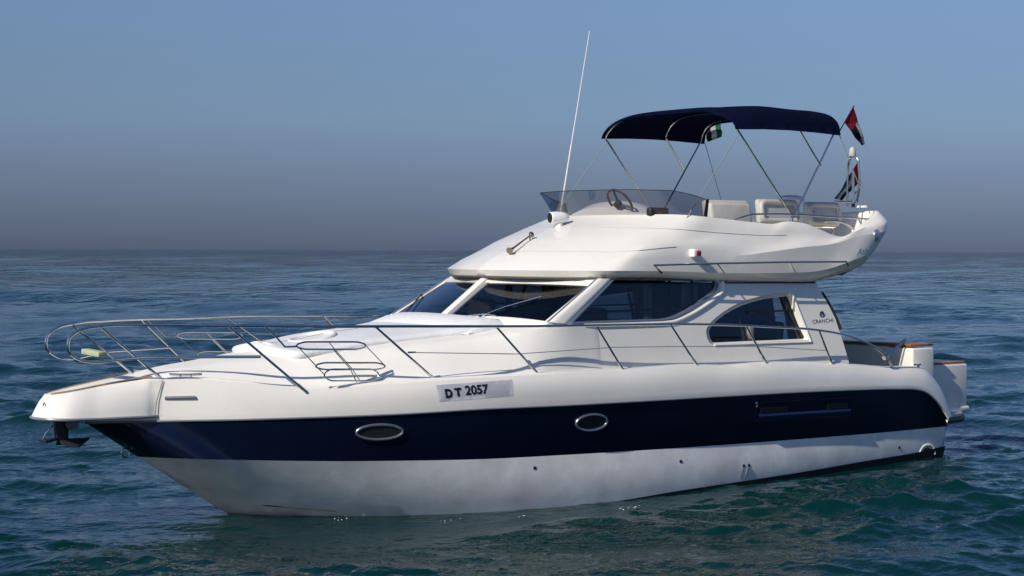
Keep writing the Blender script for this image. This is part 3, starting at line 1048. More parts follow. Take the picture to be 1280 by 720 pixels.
# stations are matched by turning the rings at shared fractions of their length
r0, r1, r2, r3, r4 = [ring(r) for r in (R0, R1, R2, R3, R4)]
r01 = 0.5 * (r0 + r1); r01[:, 1] += 0.006 * np.sin(np.linspace(0, np.pi, NF)); r01[0] += (.012, 0, 0)
r12 = 0.5 * (r1 + r2) + np.array([0, 0, .006]); r12[:, 1] += .003; r12[0, 1] = r12[-1, 1] = 0
r12[:, 0] += 0.05 * np.clip(1 - np.arange(NF) / 45, 0, 1)
r23 = 0.5 * (r2 + r3) + np.array([0, 0, .006]); r23[:, 0] += 0.03 * np.clip(1 - np.arange(NF) / 45, 0, 1)
r34 = 0.5 * (r3 + r4); r34[:, 0] += 0.02 * np.clip(1 - np.arange(NF) / 45, 0, 1)


def inset(r, d, dz):
    o = r.copy()
    t_ = np.gradient(r, axis=0)[:, :2]
    t_ /= np.linalg.norm(t_, axis=1)[:, None] + 1e-9
    o[:, 0] += -t_[:, 1] * d
    o[:, 1] += t_[:, 0] * d
    o[:, 1] = np.maximum(o[:, 1], 0)
    o[0, 1] = o[-1, 1] = 0
    o[:, 2] += dz
    return o


r4a = inset(r4, .025, .018)
r4b = inset(r4, .07, .016)
r4c = inset(r4, .10, -.02)
r5 = inset(r4, .16, 0); r5[:, 2] = 3.04
ui = inset(r0, .30, 0); ui[:, 2] = np.minimum(ui[:, 2], 2.70 + 0 * ui[:, 2])
uc = ui.copy(); uc[:, 1] = 0
fc = r5.copy(); fc[:, 1] = 0
bm = NB()
loft(bm, [uc, ui, r0, r01, r1, r12, r2, r23, r3, r34, r4, r4a, r4b, r4c, r5, fc], mi=[1, 1] + [0] * 13)  # underside bands darkened by colour, hiding their lit reflection in the windscreen
keep = {tuple(np.round(p * (1, s_, 1), 3)) for p in list(r1) + [q for q in r2 if q[0] < 4.3] for s_ in (1, -1)}
fly = obj('flybridge', bm, [M['gel'], M['seam']], YB, 55, merge=2e-3)
vk = [tuple(np.round(np.array(v.co), 3)) in keep for v in fly.data.vertices]
for e in fly.data.edges:
    if vk[e.vertices[0]] and vk[e.vertices[1]]:
        e.use_edge_sharp = True
# joint lines round the front of the moulding
for nm, rg, k1 in (('joint', r2, 46), ('joint', 0.42 * r3 + .58 * r34, 75)):
    bm = NB()
    nn = inset(rg, -.001, .001)
    pts = [mir(p) for p in nn[44:0:-1]] + [tuple(p) for p in nn[:k1]]
    tube(bm, pts, .0045, n=140, sides=5)
    obj('joint_line', bm, M['seam_light'], fly)
bm = NB()
pts = [mir(p) for p in inset(r0, .012, -.012)[50:0:-1]] + [tuple(p) for p in inset(r0, .012, -.012)[:60]]
tube(bm, pts, .016, n=160, sides=6)
obj('brow_seam', bm, M['seam'], fly)
# oval hatch disc and dark joint on the aft wing
wy = np.array((1.502,1.745,3.273))
bm = NB()
lathe(bm, [(.085, -.02), (.085, .012), (.07, .02), (.02, .022)], wy + np.array([0, -.01, 0]), (-.25, .95, -.05), 24)
obj('vent_disc', bm, M['alu'], fly)
bm = NB()
lathe(bm, [(.085, -.02), (.085, .012), (.07, .02), (.02, .022)], mir(wy + np.array([0, -.01, 0])), (-.25, -.95, -.05), 24)
obj('vent_disc', bm, M['alu'], fly)

# flybridge screen of smoked acrylic
sb = [p for p in inset(r4, .045, .016)]
k_end = int(np.argmin(np.linalg.norm(np.array(sb) - np.array((4.611,1.420,3.494)), axis=1)))
sb = np.array(sb[:k_end + 1])
NS = len(sb)
f = np.linspace(0, 1, NS)
st = sb.copy()
nrm = np.gradient(sb, axis=0)
nrm = np.stack([nrm[:, 1], -nrm[:, 0], 0 * f], 1)
nrm /= np.linalg.norm(nrm, axis=1)[:, None]
nrm[0] = (1, 0, 0)
hgt = np.interp(f, [0, .45, .75, 1], [.325, .325, .31, .225])
flare = np.interp(f, [0, .5, .8, 1], [.24, .22, .12, .05])
st = sb + nrm * flare[:, None]
st[0, 1] = 0
st[:, 2] += hgt
bm = NB()
loft(bm, [sb, .67 * sb + .33 * st, .33 * sb + .67 * st, st])
scr = obj('flybridge_screen', bm, M['glass_smoke'], YB, merge=1e-4)
bm = NB()
for sg in (1, -1):
    prism(bm, [st[-1] * (1, sg, 1), sb[-1] * (1, sg, 1) , sb[-1] * (1, sg, 1) + (-.05, 0, 0), st[-1] * (1, sg, 1) + (-.04, 0, .01)], (0, .02 * sg, 0))
pieces('screen_strut', bm, M['rubber'], scr)
bm = NB()
tube(bm, [mir(p) for p in st[:0:-1]] + [tuple(p) for p in st], .005, n=120, sides=5)
obj('screen_edge', bm, M['rubber'], scr)

# helm console, wheel, instrument pod
bm = NB()
prof = [(-.95, 3.44), (-.8, 3.55), (-.5, 3.67), (-.1, 3.73), (.2, 3.71), (.55, 3.60), (.75, 3.46)]
cyn = -.02
rows = []
for xo, sc in ((5.15, .86), (5.0, .97), (4.78, 1.0), (4.6, .98), (4.55, .9)):
    base = 3.05
    rows.append(spline([(xo, cyn + y_ * .95, base + (z_ - base) * sc) for y_, z_ in prof], 25))
rows = [[(p[0], p[1], 3.05) for p in rows[0]]] + rows + [[(p[0], p[1], 3.05) for p in rows[-1]]]
loft(bm, rows, mirror=False)
obj('helm_console', bm, M['gel'], YB, 60)
bm = NB()
wc = np.array((5.119,0.350,3.695))
ax = np.array([-.80, 0, .60])
e1, e2 = np.array([0, 1.0, 0]), np.array([.60, 0, .80])
tube(bm, [wc + .205 * (e1 * math.cos(a) + e2 * math.sin(a)) for a in np.linspace(0, 2 * math.pi, 25)[:-1]], .017, closed=True, n=73)
wheel = obj('steering_wheel', bm, M['wood_red'], YB)
bm = NB()
for a in (math.radians(90), math.radians(210), math.radians(330)):
    tube(bm, [wc + ax * -.03, wc + .2 * (e1 * math.cos(a) + e2 * math.sin(a))], .016, sides=8)
lathe(bm, [(.05, -.08), (.055, -.01), (.03, .0)], wc, tuple(ax), 16)
obj('wheel_spoke', bm, M['rubber'], wheel)
bm = NB()
box(bm, (5.046,1.020,3.551), (.34, .10, .13), None, .03, 3)
obj('instrument_pod', bm, M['rubber'], YB)

# three moulded seat backs along the flybridge
seats = [(((3.655,0.950,3.579)), .80, .37, 10), (((2.397,0.700,3.625)), .76, .36, 8), (((1.733,0.950,3.598)), .66, .35, 6)]
for ci, (c_, w_, h_, tilt) in enumerate(seats):
    c_ = np.array(c_)
    rot = Matrix.Rotation(math.radians(-4), 3, 'Z') @ Matrix.Rotation(math.radians(tilt), 3, 'X')
    bm = NB()
    box(bm, c_ + np.array([0, -.05, -.02]), (w_, .10, h_), rot, .045, 4)
    sroot = obj('flybridge_seat', bm, M['seat'], YB, 60)
    bm = NB()
    # raised rim round the back of the shell, open recess within
    pr = []
    for (sx, sz) in ((-1, -1), (-1, 1), (1, 1), (1, -1)):
        pr.append(np.array([sx * (w_ / 2 - .045), .02, sz * (h_ / 2 - .045)]))
    pr = round_poly(pr, .09, 6)
    pr = [tuple(c_ + np.array(rot @ Vector(p)) + np.array([0, -.015, -.02])) for p in pr]
    if ci:
        tube(bm, pr, .040, closed=True, smooth=False, sides=10)
        obj('seat_rim', bm, M['seat'], sroot)
    else:
        box(bm, c_ + np.array([0, .01, -.03]), (w_ - .05, .12, h_ - .05), rot, .055, 4)
        obj('seat_padding', bm, M['seat'], sroot, 60)
    bm = NB()
    box(bm, c_ + np.array([0, .002, -.04]), (w_ - .12, .012, h_ - .12), rot)
    for sx in (-1, 1):
        for sz in (-1, 1):
            lathe(bm, [(.012, 0), (.01, .012)], c_ + np.array(rot @ Vector((sx * (w_ / 2 - .13), .012, sz * (h_ / 2 - .13)))) + np.array([0, 0, -.03]), (0, 1, .15), 8)
    if ci:
        obj('seat_panel', bm, M['seat_back'], sroot)
    else:
        bm.free()
    bm = NB()
    for sx in (-.36, .36):
        tube(bm, [c_ + np.array([sx * w_, -.03, -h_ / 2]), c_ + np.array([sx * w_, -.06, -h_ / 2 - .26])], .018, sides=8)
    tube(bm, [c_ + np.array([-.4 * w_, -.02, -h_ / 2 - .03]), c_ + np.array([.4 * w_, -.02, -h_ / 2 - .03])], .016, sides=8)
    obj('seat_bracket', bm, M['steel'], sroot)
    bm = NB()
    box(bm, c_ + np.array([0, -.36, -.34]), (w_, .55, .14), None, .05, 3)
    obj('seat_cushion', bm, M['seat'], sroot)

# side grab rail on the flybridge coaming, and the bent rail by the ladder
for sg in (1, -1):
    bm = NB()
    pts = [(4.106,1.420,3.415), (3.865,1.420,3.499), (3.569,1.430,3.545), (2.942,1.460,3.550), (2.174,1.500,3.527), (1.422,1.520,3.503)]
    tube(bm, [(p[0], p[1] * sg, p[2]) for p in pts], .013, n=60)
    pts = [(1.897,1.100,3.467), (1.683,1.120,3.475), (1.484,1.140,3.437), (1.368,1.160,3.358), (1.344,1.170,3.254)]
    tube(bm, [(p[0], p[1] * sg, p[2]) for p in pts], .017, n=40)
    pieces('coaming_rail', bm, M['steel'], fly)
    bm = NB()
    a = [(5.606,1.710,2.762), (5.791,1.775,2.860), (4.656,1.800,2.882), (3.398,1.820,2.897), (2.241,1.830,2.901), (2.140,1.770,2.845)]
    tube(bm, [(p[0], p[1] * sg, p[2]) for p in a], .014, smooth=False, sides=8)
    for p, q_ in (((4.700,1.800,2.873), (4.503,1.720,2.757)), ((3.367,1.820,2.892), (3.176,1.745,2.761))):
        tube(bm, [(p[0], p[1] * sg, p[2]), (q_[0], q_[1] * sg, q_[2])], .011, sides=8)
    obj('side_handrail', bm, M['steel'], fly)

# sidelight with its little moulded step
for sg in (1, -1):
    c_ = np.array((5.034,1.735,3.013)) * (1, sg, 1)
    bm = NB()
    box(bm, c_ + np.array([.02, -.015 * sg, 0]), (.10, .12, .105), None, .02, 3)
    rl = obj('sidelight', bm, M['white'], YB)
    bm = NB()
    box(bm, c_ + np.array([-.012, .044 * sg, .0]), (.075, .03, .068), None, .008, 2)
    obj('lens', bm, M['red'] if sg == 1 else M['fl_green'], rl)

# twin-bell horn on the roof slope
bm = NB()
hA, hB = np.array((6.894,0.220,3.042)), np.array((6.453,0.100,3.248))
ax = (hB - hA) / np.linalg.norm(hB - hA)
L_ = np.linalg.norm(hB - hA)
hA = hA + (0, 0, .0); hB = hB + (0, 0, .0)
lathe(bm, [(.050, -.02), (.045, -.012), (.024, .03), (.014, .08), (.011, L_ * .6), (.010, L_ - .02)], hA, tuple(ax), 20)
lathe(bm, [(.010, -.04), (.02, -.025), (.038, .0), (.040, .012), (.02, .02)], hB, tuple(ax), 20)
tube(bm, [hA + ax * .03, hA + ax * .03 - (0, 0, .07)], .010, sides=8)
tube(bm, [hB - ax * .03, hB - ax * .03 - (0, 0, .08)], .009, sides=8)
obj('horn', bm, M['bronze'], YB)

# searchlight
sc_ = np.array((5.950,0.059,3.482))
bm = NB()
lathe(bm, [(.035, -.14), (.06, -.11), (.075, -.05), (.082, .05), (.078, .12), (.07, .13)], sc_, (.92, -.2, -.03), 24)
lathe(bm, [(.062, -.20), (.060, -.16), (.045, -.06), (.05, 0)], sc_ + (0, 0, .02), (0, 0, 1), 20)
sl_ = obj('searchlight', bm, M['white'], YB)
bm = NB()
lathe(bm, [(.066, .125), (.066, .137), (.02, .139)], sc_, (.92, -.2, -.03), 24)
obj('lens', bm, M['dash'], sl_)

# whip antenna
wa = np.array((5.350,-0.592,3.741))
wb = np.array((5.350,-0.027,6.020))
bm = NB()
d_ = wb - wa
foot = wa + d_ * (-.13)
tube(bm, [foot, wa + d_ * .33], .011, sides=8)
lathe(bm, [(.03, -.12), (.03, 0), (.02, .05)], foot, tuple(d_), 12)
an = obj('whip_antenna', bm, M['white'], YB)
bm = NB()
tube(bm, [wa + d_ * .33, wa + d_ * .7 + (0, 0, .0), wb], .008, r2=.0055, n=12, sides=6)
obj('antenna_tip', bm, M['white'], an)

# dome antenna
dc = np.array((1.350,-0.068,3.810))
bm = NB()
lathe(bm, [(.10, -.05), (.20, -.03), (.215, .0), (.20, .035), (.13, .065), (.05, .075)], dc, (0, 0, 1), 28)
lathe(bm, [(.04, -.30), (.04, -.05)], dc, (0, 0, 1), 12)
obj('dome_antenna', bm, M['white'], YB)

# light mast at the after coaming: inverted U, white lamp on top
bm = NB()

mp_ = [(0.980,0.723,3.707), (0.980,0.734,4.131), (0.980,0.748,4.355), (0.980,0.793,4.436), (0.980,0.855,4.445), (0.980,0.916,4.396), (0.980,0.940,4.313), (0.980,0.951,4.008), (0.980,0.907,3.774)]
tube(bm, mp_, .018, n=50)
tube(bm, [(0.980,0.784,3.765), (0.980,0.830,3.846), (0.980,0.875,3.904), (0.980,0.936,3.926)], .010, n=20)
tube(bm, [(0.980,0.472,3.782), (0.980,0.876,3.763)], .016)
mast = obj('light_mast', bm, M['steel'], YB)
bm = NB()
lathe(bm, [(.05, 0), (.055, .02), (.05, .05), (.045, .10), (.025, .13)], (0.980,0.816,4.447), (0, 0, 1), 16)
obj('lamp', bm, M['seat'], mast)
bm = NB()
lathe(bm, [(.10, 0), (.09, .025), (.03, .035)], (1.100,1.119,3.680), (0, 0, 1), 16)
obj('deck_fitting', bm, M['white'], YB)

# ---- bimini
bimini = empty('bimini_top', (2.9, 0, 3.45))
bimini.parent = yacht
bimini.matrix_parent_inverse = yacht.matrix_world.inverted()
W_ = 1.38
bxf, bxr = 3.93, 1.93
NU, NV = 33, 37


def canopy_z(u, y):
    crown = np.interp(u, [0, .12, .35, .5, .7, .9, 1], [.335, .365, .385, .385, .382, .375, .36])
    edge = 4.680 + np.interp(u, [0, .25, .5, .75, 1], [0, .022, .03, .022, .005])
    a = min(1.0, abs(y) / W_)
    p = np.interp(u, [0, .4, 1], [3.6, 4.6, 8.0])
    return edge + crown * (max(0.0, 1 - a ** p)) ** np.interp(u, [0, 1], [.62, .5]) - 0.018 * math.sin(u * math.pi * 2) ** 2 * (1 - a ** 4)


rows = []
for i_ in range(NU):
    u = i_ / (NU - 1)
    x = bxf + (bxr - bxf) * u
    row = []
    for k in range(NV):
        s_ = -1 + 2 * k / (NV - 1)
        y = W_ * (math.sin(s_ * math.pi / 2) * .72 + s_ * .28)
        row.append((x, y, canopy_z(u, y)))
    rows.append(row)
# rolled ends
def endrow(row, dx, dzf):
    return [(p[0] + dx, p[1], p[2] - dzf * (1 - (abs(p[1]) / W_) ** 8)) for p in row]
rows = [endrow(rows[0], .015, .05), endrow(rows[0], .035, .03), endrow(rows[0], .03, .01)] + rows + [endrow(rows[-1], -.04, .01), endrow(rows[-1], -.06, .035), endrow(rows[-1], -.05, .06)]
bm = NB()
loft(bm, rows, mirror=False)
geom = bm.faces[:]
r = bmesh.ops.solidify(bm, geom=geom, thickness=.012)
can = obj('canopy', bm, M['canvas'], bimini, 60)
base_p = np.array((2.864,1.380,3.453))
jx = np.array((2.841,1.380,3.519))
mid_t = np.array((2.703,1.360,4.754)); mid_j = np.array((2.274,1.375,4.245))


def hoop(u):
    x = bxf + (bxr - bxf) * u
    out = []
    for k in range(31):
        s_ = -1 + 2 * k / 30
        y = 1.352 * (math.sin(s_ * math.pi / 2) * .72 + s_ * .28)
        out.append((x, y, canopy_z(u, y * 1.015) - .022))
    return out


for u_, foot_ in ((.012, jx), (.985, base_p), ((bxf - mid_t[0]) / (bxf - bxr), mid_j)):
    h = hoop(u_)
    e1_ = np.array(h[-1])
    leg_ = [e1_ + (foot_ - e1_) * f_ for f_ in (.04, .1, .25, .5, .75, 1.0)]
    bm = NB()
    tube(bm, [mir(p) for p in leg_[::-1]] + h + [tuple(p) for p in leg_], .013, n=220)
    obj('frame_hoop', bm, M['steel'], bimini)
for sg in (1, -1):
    for a, b_ in (((3.890,1.360,4.616), (4.882,1.400,3.470)), ((1.880,1.360,4.700), (1.319,1.460,3.574))):
        bm = NB()
        tube(bm, [(a[0], a[1] * sg, a[2]), (b_[0], b_[1] * sg, b_[2])], .006, sides=5)
        obj('strap', bm, M['rope'], bimini)
    bm = NB()
    lathe(bm, [(.03, -.03), (.035, 0), (.03, .03)], base_p * (1, sg, 1), (0, 0, 1), 12)
    lathe(bm, [(.022, -.02), (.022, .02)], jx * (1, sg, 1), (0, 1, 0), 12)
    obj('hinge', bm, M['steel'], bimini)

# ---- bow rails, one each side, with their stanchions
top_pts = [(7.499,1.970,2.136), (9.981,1.720,2.181), (10.553,1.450,2.182), (11.461,1.080,2.199), (12.200,0.620,2.207), (12.694,0.360,2.194), (12.900,0.300,2.156), (13.026,0.290,2.063), (13.035,0.290,1.950), (12.915,0.290,1.842), (12.765,0.310,1.807), (12.476,0.400,1.827), (12.190,0.600,1.849), (11.634,0.850,1.849), (11.109,1.100,1.846)]
aft_pts = [(1.263,1.830,1.399), (1.444,1.880,1.555), (1.799,1.920,1.726), (2.300,1.950,1.870), (2.681,1.970,1.936), (3.170,1.980,1.992), (3.962,2.000,2.044), (4.866,2.020,2.092), (5.572,2.020,2.115), (6.509,2.010,2.129)]
st_pts = [((12.684,0.360,2.188), (11.947,0.330,1.594)), ((11.491,1.080,2.189), (10.632,1.240,1.462)), ((9.981,1.720,2.172), (9.034,1.560,1.522)), ((8.414,1.900,2.150), (7.737,1.840,1.566)), ((6.946,1.990,2.134), (6.470,1.940,1.580)), ((5.738,2.020,2.117), (5.218,1.960,1.585)), ((4.375,2.010,2.059), (3.951,1.950,1.575)), ((2.949,1.980,1.965), (2.599,1.900,1.497))]
for sg in (1, -1):
    s3 = np.array([1, sg, 1])
    bm = NB()
    tube(bm, [np.array(p) * s3 for p in aft_pts + top_pts], .0165, n=260)
    rail = obj('bow_rail', bm, M['steel'], YB)
    for k, (a, b_) in enumerate(st_pts):
        a, b_ = np.array(a) * s3, np.array(b_) * s3
        bm = NB()
        tube(bm, [a, b_], .0145 if k else .017, sides=10)
        d_ = (a - b_) / np.linalg.norm(a - b_)
        tube(bm, [b_ - d_ * .03, b_ + d_ * .10], .019, sides=10)
        obj('stanchion', bm, M['steel'], rail)
    # wire lifeline
    wire = [(9.487,1.640,1.868), (8.091,1.870,1.814), (6.625,1.965,1.854), (5.431,1.990,1.829), (4.169,1.985,1.790), (2.774,1.940,1.691)]
    bm = NB()
    tube(bm, [np.array(p) * s3 for p in wire], .0055, smooth=False, sides=5)
    tube(bm, [np.array(wire[0]) * s3, np.array(wire[0]) * s3 + (-.10, .01 * sg, 0)], .012, sides=6)
    obj('lifeline', bm, M['rope'], rail)
    # fender baskets hung on the rail
    bm = NB()
    for rad, pts in (
        (0.011, [(10.741,1.427,2.015), (10.032,1.427,1.994), (9.943,1.424,1.970), (9.913,1.421,1.948), (9.939,1.418,1.928), (10.025,1.416,1.909), (10.734,1.416,1.932), (10.818,1.418,1.955), (10.847,1.421,1.976), (10.822,1.424,1.996)]),
        (0.010, [(10.469,1.395,1.771), (9.748,1.395,1.745), (9.659,1.393,1.722), (9.628,1.390,1.701), (9.655,1.388,1.682), (9.742,1.385,1.666), (10.463,1.385,1.694), (10.549,1.388,1.716), (10.578,1.390,1.736), (10.552,1.393,1.755)]),
        (0.009, [(10.372,1.386,1.695), (9.805,1.386,1.673), (9.733,1.381,1.637), (9.707,1.377,1.601), (9.728,1.373,1.569), (9.793,1.368,1.538), (10.360,1.368,1.562), (10.429,1.373,1.598), (10.454,1.377,1.631), (10.434,1.381,1.664)]),
    ):
        tube(bm, round_poly([np.array(p) * s3 for p in pts], .06, 4), rad, closed=True, smooth=False, sides=8)
    for rad, pts in (
        (0.0110, [(11.250,1.449,2.197), (11.110,1.434,2.083), (10.989,1.419,1.968), (10.836,1.420,1.968)]),
        (0.0065, [(10.809,1.418,1.954), (10.443,1.377,1.629)]),
        (0.0065, [(9.912,1.420,1.940), (9.651,1.392,1.718)]),
        (0.0065, [(10.410,1.425,1.991), (10.085,1.386,1.688), (9.916,1.361,1.488)]),
        (0.0065, [(10.362,1.416,1.926), (10.112,1.386,1.689), (9.976,1.360,1.481)]),
    ):
        tube(bm, [np.array(p) * s3 for p in pts], rad, smooth=False, sides=6)
    obj('fender_basket', bm, M['steel'], rail)
    # flag socket / short angled holder at the after end of the rail
    bm = NB()
    a, b_ = np.array((1.461,1.880,1.556)) * s3, np.array((1.032,1.880,1.787)) * s3
    tube(bm, [a, b_], .024, sides=10)
    lathe(bm, [(.035, -.04), (.04, 0), (.035, .04)], a, tuple(b_ - a), 12)
    obj('rod_holder', bm, M['steel'], rail)

# ---- cleats
def cleat(c_, L_, yaw, parent):
    bm = NB()
    rot = Matrix.Rotation(yaw, 3, 'Z')
    P = [Vector((-L_ / 2, 0, .065)), Vector((-L_ / 4, 0, .06)), Vector((0, 0, .058)), Vector((L_ / 4, 0, .06)), Vector((L_ / 2, 0, .065))]
    tube(bm, [Vector(c_) + rot @ p for p in P], .013, sides=8)
    for s_ in (-1, 1):
        q_ = Vector(c_) + rot @ Vector((s_ * L_ * .16, 0, 0))
        tube(bm, [q_, q_ + Vector((0, 0, .06))], .014, sides=8)
        lathe(bm, [(.03, -.005), (.03, .008)], q_, (0, 0, 1), 12)
    return obj('cleat', bm, M['steel'], parent)


for sg in (1, -1):
    for (p, L_, yaw) in (((11.737,0.520,1.579), .36, -.5), ((4.425,1.800,1.526), .26, 0), ((0.567,1.720,1.343), .14, 0)):
        cleat((p[0], p[1] * sg, p[2]), L_, yaw * sg, YB)
    # spare cap fittings beside the midship cleat
    bm = NB()
    for u in (935, 942):
        pass
    box(bm, np.array((4.113,1.800,1.520)) * (1, sg, 1), (.20, .05, .02), Matrix.Rotation(.4 * sg, 3, 'Z'), .008)
    obj('filler_cap', bm, M['steel'], YB)

# ---- portholes and side vents on the band
def band_pt(u_, x):
    """Point on the port side of the band at X, fraction u_ from its lower to upper edge."""
    a = by_x([tuple(p) for p in low], [x])[0]
    b_ = by_x([tuple(p) for p in top], [x])[0]
    p = a * (1 - u_) + b_ * u_
    p[1] += 0.06 * u_ * (1 - u_) * 4 * .5
    return p


def frame_at(c):
    x = c[0]
    e = .2
    t_ = np.array(by_x([tuple(p) for p in low], [x + e])[0] + by_x([tuple(p) for p in top], [x + e])[0] - by_x([tuple(p) for p in low], [x - e])[0] - by_x([tuple(p) for p in top], [x - e])[0])
    t_ /= np.linalg.norm(t_)
    v_ = by_x([tuple(p) for p in top], [x])[0] - by_x([tuple(p) for p in low], [x])[0]
    v_ -= t_ * (v_ @ t_)
    v_ /= np.linalg.norm(v_)
    n_ = np.cross(v_, t_)
    if n_[1] < 0:
        n_ = -n_
    return t_, v_, n_


for c_, a_, b_ in (((9.798,1.507,0.969), .275, .088), ((7.014,1.964,0.958), .232, .102)):
    c_ = np.array(c_)
    t_, v_, n_ = frame_at(c_)
    c_ = c_ + n_ * .03
    for sg in (1, -1):
        s3 = np.array([1, sg, 1])
        bm = NB()
        el = [(c_ + t_ * a_ * math.cos(q_) + v_ * b_ * math.sin(q_) + n_ * .008) * s3 for q_ in np.linspace(0, 2 * math.pi, 41)[:-1]]
        tube(bm, el, .017, closed=True, smooth=False, sides=8)
        ph = obj('porthole', bm, M['port_rim'], YB)
        bm = NB()
        f_ = bm.faces.new([bm.verts.new((c_ + t_ * a_ * .97 * math.cos(q_) + v_ * b_ * .97 * math.sin(q_) + n_ * .006) * s3) for q_ in np.linspace(0, 2 * math.pi, 41)[:-1]])
        obj('pane', bm, M['rubber'], ph)
# side intake
c_ = np.array((3.258,2.028,0.919))
t_, v_, n_ = frame_at(c_)
c_ = c_ + n_ * .012
c_ = c_ - n_ * .018
hw = abs((4.214,2.050,0.975)[0] - (2.245,1.997,0.869)[0]) / 2
hh = .13
for sg in (1, -1):
    s3 = np.array([1, sg, 1])

    def vp(a, b, d):
        return (c_ + t_ * a + v_ * b + n_ * d) * s3
    bm = NB()
    pr = round_poly([vp(-hw, -hh, .004), vp(hw, -hh, .004), vp(hw, hh, .004), vp(-hw, hh, .004)], .11, 6)
    tube(bm, pr, .005, closed=True, smooth=False, sides=8)
    bm.faces.new([bm.verts.new(p) for p in pr])
    vent = obj('side_intake', bm, M['navy'], YB, 40)
    bm = NB()
    loft(bm, [[vp(-hw + .06, -hh + .02, .008), vp(hw - .06, -hh + .02, .008)], [vp(-hw + .06, -hh + .075, .03), vp(hw - .06, -hh + .075, .03)], [vp(-hw + .06, -hh + .10, .008), vp(hw - .06, -hh + .10, .008)]], mirror=False)
    obj('intake_ledge', bm, M['navy2'], vent)
    bm = NB()
    for x0, x1 in ((-hw + .12, -hw + .55), (hw - .62, hw - .09)):
        prism(bm, [vp(x0, -.02, .006), vp(x1, -.02, .006), vp(x1, .055, .006), vp(x0, .055, .006)], n_ * s3 * .006)
    pieces('intake_slot', bm, M['rubber'], vent)
    bm = NB()
    p = np.array((4.263,2.090,1.059)) * s3
    lathe(bm, [(.018, 0), (.014, .012)], p, (0, sg, 0), 10)
    pieces('vent_fitting', bm, M['chrome'], YB)

# through-hull fittings, rust streaks and exhaust outlet
for sg in (1, -1):
    bm = NB()
    for p in ((7.759,1.828,0.431), (5.486,1.934,0.364), (4.349,1.934,0.227), (4.253,1.934,0.225), (1.090,1.828,0.242)):
        lathe(bm, [(.022, -.05), (.022, .006), (.016, .009)], drop(hull, (p[0], 4 * sg, p[2]), (0, -sg, 0)), (0, sg, -.1), 12)
    pieces('drain_outlet', bm, M['galv'], hull)
    bm = NB()
    for a, b_, r_ in (((4.253,1.934,0.209), (4.303,1.934,0.002), .010), ((4.357,1.934,0.206), (4.392,1.934,0.030), .004)):
        tube(bm, [drop(hull, (a[0], 4 * sg, a[2]), (0, -sg, 0)) + (0, .005 * sg, 0), drop(hull, (b_[0], 4 * sg, b_[2]), (0, -sg, 0)) + (0, .005 * sg, 0)], r_, r2=r_ * .5, n=2, sides=6, smooth=False)
    pieces('rust_streak', bm, M['rust'], hull)
for sg in (1, -1):
    c_ = np.array((0.417,1.800,0.120)) * (1, sg, 1)
    c_ = drop(hull, (c_[0], 4 * sg, c_[2]), (0, -sg, 0))
    bm = NB()
    tube(bm, [c_ + np.array([.17 * math.cos(q_), 0.015 * sg, .125 * math.sin(q_) - .01]) for q_ in np.linspace(-.2, math.pi + .2, 12)], .016, n=30)
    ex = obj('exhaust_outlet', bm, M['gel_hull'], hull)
    bm = NB()
    lathe(bm, [(.11, 0), (.11, .02), (.04, .022)], c_ + np.array([0, -.0 * sg, -.03]), (0, sg, 0), 20)
    obj('exhaust_pipe', bm, M['black'], ex)

# ---- stern: platform and the two moulded lockers with teak lids
bm = NB()
prism(bm, round_poly([(.10, 1.70, .50), (.10, -1.70, .50), (-.92, -1.45, .50), (-.92, 1.45, .50)], [.02, .02, .25, .25], 6), (0, 0, .12), 0)
swim = obj('swim_platform', bm, M['gel'], YB, 40)
bm = NB()
tube(bm, [(.0, 1.73, .545), (-.60, 1.60, .545), (-.86, 1.42, .545), (-.94, 1.1, .545), (-.94, -1.1, .545), (-.86, -1.42, .545), (-.60, -1.60, .545), (.0, -1.73, .545)], .045, smooth=False, sides=8)
obj('platform_bumper', bm, M['rubber'], swim)
bm = NB()
loft(bm, [[(.0, 1.68, .50), (-.55, 1.5, .50), (-.85, 1.2, .50), (-.85, 0, .50)], [(.0, 1.62, .30), (-.30, 1.45, .33), (-.5, 1.1, .36), (-.5, 0, .36)], [(.0, .8, .22), (-.05, .8, .22), (-.05, .5, .22), (-.05, 0, .22)]])
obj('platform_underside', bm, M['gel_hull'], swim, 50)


def locker(name, x0, x1, y0, y1, z0, z1, lid_over):
    bm = NB()
    box(bm, ((x0 + x1) / 2, (y0 + y1) / 2, (z0 + z1) / 2), (abs(x1 - x0), abs(y1 - y0), z1 - z0), None, .03, 3)
    lo_ = obj(name, bm, M['gel'], YB, 40)
    return lo_


l1 = locker('cockpit_locker', (0.066,1.620,1.449)[0], (0.554,1.620,1.466)[0], 1.15, 1.62, .84, (0.395,1.620,1.635)[2], 0)
zt = (0.395,1.620,1.659)[2]
bm = NB()
x0, x1 = (0.043,1.600,1.647)[0], (0.532,1.600,1.662)[0]
box(bm, ((x0 + x1) / 2, .55, zt + .018), (abs(x1 - x0) + .02, 2.05, .04), None, .012, 2)
obj('teak_lid', bm, M['teak'], l1)
bm = NB()
box(bm, ((x0 + x1) / 2 + .02, .3, (zt + .84) / 2), (abs(x1 - x0) - .06, 1.66, zt - .86), None, .03, 3)
obj('locker_body', bm, M['gel'], l1)
l2 = locker('stern_locker', (-0.971,1.420,1.038)[0], .16, .35, 1.42, .62, (-0.596,1.420,1.349)[2], 0)
bm = NB()
z2 = (-0.596,1.420,1.349)[2]
xa = (-0.971,1.420,1.038)[0]
for k in range(5):
    box(bm, ((xa + .05) / 2, 1.30 - k * .2, z2 + .02), (abs(xa) + .02, .16, .035), None, .01, 2)
box(bm, (xa + .06, .9, z2 + .004), (.06, .95, .03))
box(bm, (-.02, .9, z2 + .004), (.06, .95, .03))
obj('teak_grating', bm, M['teak'], l2)
